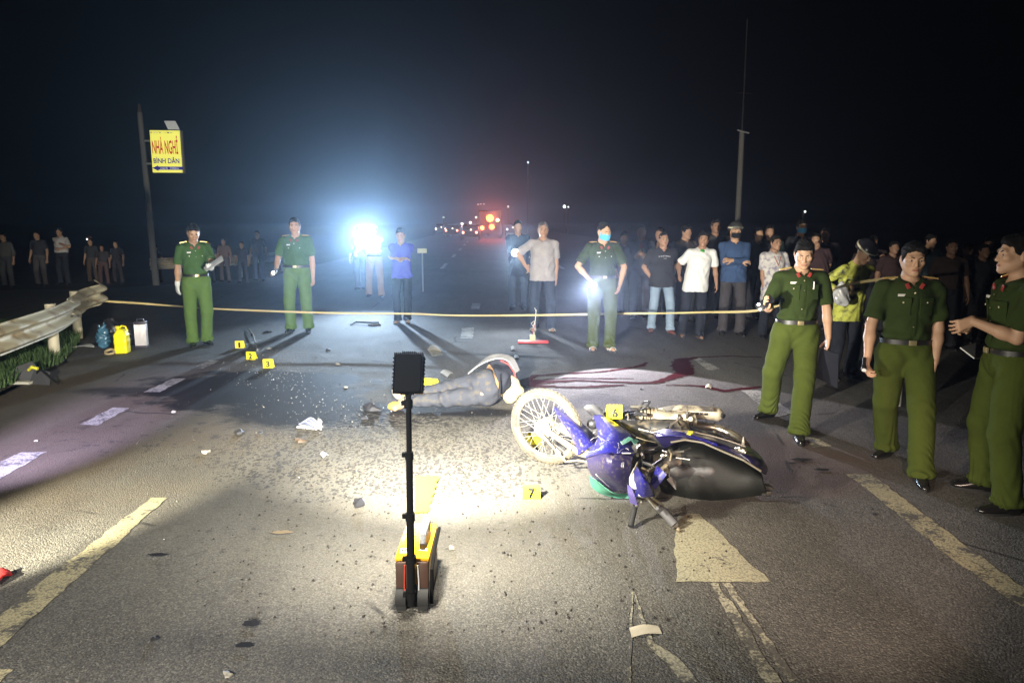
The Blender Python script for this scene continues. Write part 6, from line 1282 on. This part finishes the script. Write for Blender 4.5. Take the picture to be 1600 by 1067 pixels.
p10 = person('pers', 'man in a pale patterned shirt with a lanyard half hidden behind the phone holding officer', ((1190, 528), (1215, 530)), 368, yaw=6, h=.009, shirt='plain', shirt_m=cloth('shirt_pattern', (.58, .55, .52), dirt=(.22, .2, .28), dscale=16, damt=.5), trouser_m=DARKT, hem=472, head=(10, 4, 0), build=1.0, hands={'R': (1194, 462, -.05, dict(curl=.5)), 'L': (1235, 460, 0, dict(curl=.5))}, seed=12, skin_k='c')
# lanyard
if p10['front']:
    a, n1 = p10['front'](-.05, 1.36); b, n2 = p10['front'](.0, 1.22); c, n3 = p10['front'](.05, 1.36); mb = MB().tube([a + n1 * .02, b + n2 * .02, c + n3 * .02], .006, 6); mb.V = [v - b for v in mb.V]; o = mb.build('lanyard', mat('lanyard_red', (.4, .08, .05))); o.location = b; tag(o, 'red lanyard around the neck of the man in the patterned shirt', 'lanyard')
# the three officers at the right
p12 = person('off', 'officer in green looking down at the lit phone in his right hand', ((1200, 652), (1248, 688)), 370, yaw=-6, h=.0058, shirt_m=GREEN_S, trouser_m=GREEN_T, head=(-14, 24, 0), group=glb, hips=(1243, 515), shoulders=(1252, 420), toes=(-55, -8), seg='pen', build=1.0, baggy=1.12,
            hands={'R': (1203, 482, -.30, dict(curl=.95, d=(-.55, -.35, .55), pn=(.45, -.55, .5))), 'L': (1296, 543, -.02, dict(curl=.55, d=(-.15, -.2, -1), pn=(-1, 0, 0)))}, elbow={'R': (-.35, .4, -1.2), 'L': (.6, .6, 0)}, seed=13)
p14 = person('off', 'officer in green standing with a small torch in his lowered right hand', ((1384, 711), (1438, 756)), 375, yaw=-10, h=.0058, shirt_m=GREEN_S, trouser_m=GREEN_T, head=(-4, 8, 2), group=glb, hips=(1416, 540), shoulders=(1424, 430), toes=(-45, -8), build=1.02, baggy=1.14, hair='short',
            hands={'R': (1354, 568, -.05, dict(curl=1.0, d=(-.1, -.5, -.8), pn=(.8, -.2, -.2))), 'L': (1461, 566, -.12, dict(curl=.5, d=(-.15, -.1, -1)))}, elbow={'R': (-.7, .6, 0), 'L': (.6, .7, 0)}, seed=14)
p15 = person('off', 'officer in green at the right edge turned in profile and gesturing', ((1534, 766), (1572, 803)), 366, yaw=-98, h=.0062, shirt_m=GREEN_S, trouser_m=GREEN_T, head=(0, 2, 0), group=glb, build=1.0, baggy=1.12, toes=(-14, 6),
            hands={'R': (1520, 500, .20, dict(curl=.9, d=(0, -1, -.5))), 'L': (1520, 502, -.02, dict(curl=.95, d=(0, -1, -.4)))}, seed=15)
# watchers behind
def watcher(label, px, py, top, sc_, tc, yaw=0, hem=True, **k):
    s_ = k.pop('sleeve', 'short'); dw = 9
    Yb = W(px, py).y; hz = D(800, top, Yb).z / 1.7; q = 345 + (1.8 - .93 * hz) / Yb * FPX if hem else None
    return person('pers', label, ((px - dw * 14 / Yb, py), (px + dw * 14 / Yb, py + 1)), top, yaw=yaw, h=k.pop('h', .013), shirt='plain', shirt_m=cloth('watch_shirt_%d' % int(sum(sc_) * 1000 + sc_[0] * 77), sc_), trouser_m=cloth('watch_trouser_%d' % int(sum(tc) * 1000 + tc[0] * 77), tc), hem=q, sleeve=s_, collar=False, group='dim onlookers behind the cordon', **k)
dk = (.03, .03, .035)
watcher('onlooker with a blue face mask whose head shows above the phone holding officer', 1243, 497, 345, dk, dk, mask='blue', seed=21, h=.011)
watcher('dim onlooker whose head shows behind the white shirted man', 1112, 497, 343, (.05, .045, .045), dk, seed=22, skin_k='c', h=.011)
watcher('dim onlooker holding a red and white packet at the chest', 999, 497, 352, (.04, .04, .05), (.05, .05, .07), yaw=-20, seed=23, h=.0125, hands={'R': (998, 396, -.25, dict(curl=.9)), 'L': (1012, 400, -.2, dict(curl=.9))})
watcher('dark onlooker between the crossed arms figure and the patterned shirt', 1178, 500, 356, (.035, .035, .04), dk, seed=24)
watcher('dim bareheaded onlooker to the right of the reflective jacket', 1345, 512, 372, (.04, .03, .03), dk, seed=25, skin_k='c')
watcher('shadowy onlooker behind the shoulder of the torch officer', 1385, 520, 377, (.05, .03, .03), dk, seed=26, skin_k='c')
watcher('shadowy onlooker with a lit face between the two rightmost officers', 1472, 545, 374, (.06, .04, .035), dk, yaw=-15, seed=27, skin_k='c', h=.011)
watcher('dark onlooker beside the profile of the rightmost officer', 1522, 535, 382, (.03, .03, .03), dk, seed=28, skin_k='c')
watcher('dark onlooker with bare arms left of the lit face', 1498, 520, 380, (.02, .02, .025), dk, seed=29, skin_k='c')
watcher('far left onlooker in a pale long sleeved top', 14, 448, 364, (.12, .12, .11), (.07, .07, .07), sleeve='long', seed=31)
watcher('onlooker in dark shirt second from the left', 66, 446, 361, (.05, .05, .06), (.10, .09, .09), seed=32)
watcher('onlooker in a white t-shirt with crossed arms at far left', 101, 444, 356, (.60, .57, .55), dk, seed=33, belly=.03, hands={'R': (108, 388, -.26, dict(curl=.6, d=(1, -.2, 0))), 'L': (94, 389, -.3, dict(curl=.6, d=(-1, -.2, 0)))}, elbow={'R': (-.8, -.1, -.8), 'L': (.8, -.1, -.8)})
watcher('thin onlooker in dark clothes right of the white t-shirt', 147, 442, 372, (.05, .05, .05), (.10, .07, .05), seed=34)
watcher('short dim onlooker beside the tiny white lamp', 164, 444, 382, (.06, .05, .05), (.12, .07, .06), yaw=14, seed=35, skin_k='c')
watcher('onlooker in shadow just left of the sign pole', 186, 442, 376, (.04, .035, .04), (.05, .04, .04), seed=36)
watcher('barely lit onlooker right of the sign pole', 247, 440, 382, (.05, .05, .055), (.08, .06, .05), seed=37)
watcher('onlooker in dark top behind the white papers', 330, 440, 376, (.04, .04, .05), dk, seed=38, skin_k='b')
watcher('shirtless looking onlooker in tan top right of the papers', 353, 440, 372, (.26, .17, .12), (.16, .12, .1), seed=39, skin_k='b')
watcher('dim onlooker nearest to the stocky torch officer', 381, 442, 377, (.07, .07, .08), (.08, .08, .09), seed=40)
watcher('dim lone figure right of the stocky torch officer', 406, 438, 360, (.08, .08, .09), (.06, .06, .07), seed=41)
rc = random.Random(5)
for k, (px, py, top, lb, c_) in enumerate(((1068, 502, 352, 'dim onlooker peering between the black t-shirt and the white shirt', .04), (1140, 494, 360, 'dark onlooker left of the helmet wearer', .03), (1205, 498, 352, 'dark onlooker directly above the patterned shirt', .03), (1272, 512, 364, 'dark onlooker right of the phone holding officer head', .035), (1366, 508, 368, 'shadowed tall onlooker left of the lowered torch officer', .03), (1290, 500, 356, 'shadowed onlooker behind the reflective jacket', .03), (1448, 512, 366, 'shadowed onlooker right behind the lowered torch officer', .04), (1548, 520, 372, 'shadowed onlooker behind the rightmost profile', .03), (978, 492, 362, 'shadowed onlooker right of the masked officer shoulder', .035), (1030, 494, 356, 'shadowed onlooker behind the black t-shirt', .03))):
    t_ = rc.choice(['fold', 'phone', 'down', 'hips']); dx = rc.uniform(-3, 3)
    hd_ = {'fold': {'R': (px + 6, 405, -.26, dict(curl=.6)), 'L': (px - 6, 407, -.28, dict(curl=.6))}, 'phone': {'R': (px - 3, 385, -.3, dict(curl=.9)), 'L': (px + 14, 432, .0, dict(curl=.5))}, 'down': None, 'hips': {'R': (px - 15, 425, .0, dict(curl=.6)), 'L': (px + 15, 425, .0, dict(curl=.6))}}[t_]
    watcher(lb, px, py, top, (c_ * rc.uniform(.8, 1.8), c_ * rc.uniform(.8, 1.4), c_ * rc.uniform(.8, 1.6)), dk, yaw=rc.uniform(-35, 25), seed=60 + k, skin_k=rc.choice('bcc'), hands=hd_, head=(rc.uniform(-15, 15), rc.uniform(0, 14), rc.uniform(-5, 5)), shoulders=(px + dx, 400), sleeve=rc.choice(['short', 'long']), build=rc.uniform(.92, 1.06), belly=rc.uniform(0, .05))
# reflective jacket officer bending forward
hv = cloth('reflective_jacket', (.50, .52, .10), rough=.5, dirt=(.03, .03, .03), dscale=11, damt=.45)
p13 = person('off', 'officer in a crumpled yellow reflective jacket and dark helmet bending forward', ((1300, 592), (1328, 590)), 352, yaw=18, h=.0085, shirt='plain', shirt_m=hv, trouser_m=DARKT, sleeve='long', hem=500, collar=False, head=(10, 42, 0), shoulders=(1316, 420, -.22), helmet=mat('helmet_navy', (.02, .02, .025), rough=.3), hair=None, height=1.60,
            hands={'R': (1306, 452, -.35, dict(curl=.8, d=(.3, -.6, -.5))), 'L': (1330, 444, -.35, dict(curl=.8, d=(-.2, -.6, -.5)))}, seed=42)
g = Grid([-.16, -.14, -.2], [.16, .14, .16], .009); g.ell((0, 0, -.04), (.08, .06, .10)); g.cone((0, 0, .03), (.0, 0, .10), .04, .02, .03); g.ell((.05, 0, -.1), (.05, .04, .05)); Vv, Qq = g.mesh(); N = vnormals(Vv, Qq); Vv = Vv + N * (.010 * np.sin(60 * Vv[:, 0:1] + 40 * Vv[:, 2:3] + 4 * np.sin(40 * Vv[:, 1:2])))
o = quad_object('plastic_bag', Vv, Qq, mat('bag_clear', (.42, .42, .42), rough=.15, bump=.5, bscale=30)); o.location = D(1314, 456, W(1314, 591).y - .42); tag(o, 'crumpled pale plastic bag held by the officer in the reflective jacket', 'plastic bag')
# ------------------------------------------------------------------ details worn or held
def vest(pd):
    hvm = cloth('vest_yellow', (.75, .78, .08), rough=.5); root = pd['root']; T = pd['T']
    mb = MB(); rows = []
    for i in range(25):
        a = 2 * math.pi * i / 24; rows.append([T(math.sin(a) * .185, -math.cos(a) * .145, z) for z in (1.08, 1.125)])
    mb.sheet(rows, -.008, 1); pd['small'](mb, 'reflective_band', mat('band_bright', (.85, .85, .15)))
    for q in (-1, 1):
        mb = MB(); mb.sheet([[T(.06 * q - .025, -.158, 1.12), T(.06 * q + .025, -.158, 1.12)], [T(.07 * q - .025, -.162, 1.28), T(.07 * q + .025, -.162, 1.28)], [T(.09 * q - .025, -.10, 1.43), T(.09 * q + .025, -.10, 1.43)], [T(.09 * q - .025, .0, 1.465), T(.09 * q + .025, .0, 1.465)]], .006, 3); pd['small'](mb, 'vest_strap', hvm)
vest(p3)
# t-shirt print
a, n1 = p7['front'](0, 1.30)
bs = Matrix.Rotation(R(2), 3, 'Z'); loc0 = Matrix.Rotation(-p7['root'].rotation_euler.z, 3, 'Z') @ (a - p7['root'].location)
mbp = MB()
for k, wd in enumerate((.026, .018, .022, .014, .024, .02, .016)): mbp.box(loc0 + Vector((-.085 + .028 * k, -.006 + .0035 * abs(k - 3) * abs(k - 3) * .6, .012 - .004 * abs(k - 3))), (wd, .004, .020))
mbp.box(loc0 + Vector((0, -.006, -.03)), (.05, .004, .010)); mbp.build('print', mat('print_grey', (.35, .35, .37), rough=.8), p7['root'], False, kind='stuff')
# green undershirt
pp = p8; hp0 = pp['T'](0, -.062, 1.375); pp['small'](MB().ell(hp0, (.052, .040, .055)), 'undershirt', cloth('undershirt_green', (.06, .32, .06)))
# papers in the glove of the first officer
P = grip(p1, 'L', .06, .03); mb = MB(); a = D(318, 418, P.y + .02); b = D(346, 399, P.y - .05); c = D(349, 407, P.y - .18); d = D(322, 424, P.y - .10)
mb.sheet([[a, (a + d) / 2 + Vector((0, 0, -.008)), d], [(a + b) / 2, (a + c) / 2 + Vector((0, 0, .01)), (d + c) / 2], [b, (b + c) / 2 + Vector((0, 0, .006)), c]], .006, 4); mb.V = [v - P for v in mb.V]; o = mb.build('papers', mat('papers_white', (.62, .64, .68), rough=.7)); o.location = P; tag(o, 'stack of white papers held by the gloved officer', 'papers')
torch_obj(D(427, 426, 11.30), (-.25, -1, -.3), 'short lit torch in the lowered hand of the stocky officer', .022, .13, 90)
torch_obj(D(572, 372, 17.22), (.0, -1, -.12), 'blazing hand lamp held by the traffic officer', .085, .22, 260, (.75, .88, 1), cat='hand lamp')
torch_obj(D(805, 395, 13.62), (.0, -1, -.1), 'bright yellowish hand lamp left of the grey shirted man', .070, .18, 160, (1, .97, .78), cat='hand lamp')
torch_obj(D(921.5, 447, 9.92), (.1, -1, -.35), 'lit torch at the hip of the masked officer', .022, .13, 35)
# phone of the officer at the right
P = D(1190, 472, p12['root'].location.y - .36); o = empty('phone', P, 0, 'black phone with its light on in the hand of the officer', 'phone'); M = Matrix.Rotation(R(-38), 3, 'Y') @ Matrix.Rotation(R(-25), 3, 'X')
MB().box((.03, .01, -.01), (.15, .010, .072), M, .004).build('body', mat('phone_black', (.015, .015, .02), rough=.2), o); MB().ell(M @ Vector((-.045, -.004, .02)) + Vector((.03, .01, -.01)), (.010, .005, .010)).build('flash', mat('flash_lit', (1, 1, 1), emit=(1, .9, .7), estr=160), o)
# folder
a, b, c, d = D(1272, 588, 6.32), D(1309, 606, 6.2), D(1311, 553, 6.12), D(1283, 545, 6.25)
mb = MB().poly([a, b, c, d], .012); org = (a + b + c + d) / 4; mb.V = [v - org for v in mb.V]; o = mb.build('folder', mat('folder_black', (.02, .022, .03), rough=.3), None, False); o.location = org; tag(o, 'black folder hanging from the left hand of the phone holding officer', 'folder')
torch_obj(D(1350, 578, p14['root'].location.y - .16), (-.3, -.7, -.6), 'small unlit torch in the lowered hand of the officer', .018, .11, 0, (1, 1, .9))
a, b, c, d = D(1500, 543, 4.9), D(1524, 536, 5.15), D(1540, 560, 5.1), D(1522, 560, 4.85)
mb = MB().poly([a, b, c, d], .008); org = (a + b + c + d) / 4; mb.V = [v - org for v in mb.V]; o = mb.build('clipboard', mat('clipboard_white', (.6, .62, .6), rough=.5), None, False); o.location = org; tag(o, 'white clipboard corner by the waist of the rightmost officer', 'clipboard')
# wrist watch on officer 14
w_ = p14['arms']['L'][1] * .45 + p14['arms']['L'][2] * .55
# object held by the dim onlooker
P = D(1003, 388, W(999, 497).y - .3); o = empty('bag', P, 0, 'small red and white packet held by a dim onlooker', 'packet'); MB().box((0, 0, .04), (.07, .04, .10), None, .015).build('top_part', mat('packet_red', (.4, .05, .05)), o); MB().box((0, 0, -.05), (.08, .045, .10), None, .02).build('body', mat('packet_pale', (.4, .42, .35)), o)
# ------------------------------------------------------------------ air
hz = bpy.data.meshes.new('haze'); bm = bmesh.new(); bmesh.ops.create_cube(bm, size=1.0)
for v in bm.verts: v.co = Vector((v.co.x * 920, v.co.y * 700 + 285, v.co.z * 14 + 6 - .01))
bm.to_mesh(hz); bm.free(); hm = bpy.data.materials.new('haze_air'); hm.use_nodes = True; hn = hm.node_tree; hn.nodes.clear()
pv = hn.nodes.new('ShaderNodeVolumePrincipled'); pv.inputs['Color'].default_value = (.58, .77, 1, 1); pv.inputs['Density'].default_value = .0030; pv.inputs['Anisotropy'].default_value = .86
ho_ = hn.nodes.new('ShaderNodeOutputMaterial'); hn.links.new(pv.outputs[0], ho_.inputs['Volume']); hz.materials.append(hm); ho = bpy.data.objects.new('haze', hz); C.objects.link(ho); ho['kind'] = 'stuff'
for m_ in bpy.data.materials: 
    try: m_.cycles.homogeneous_volume = True
    except Exception: pass
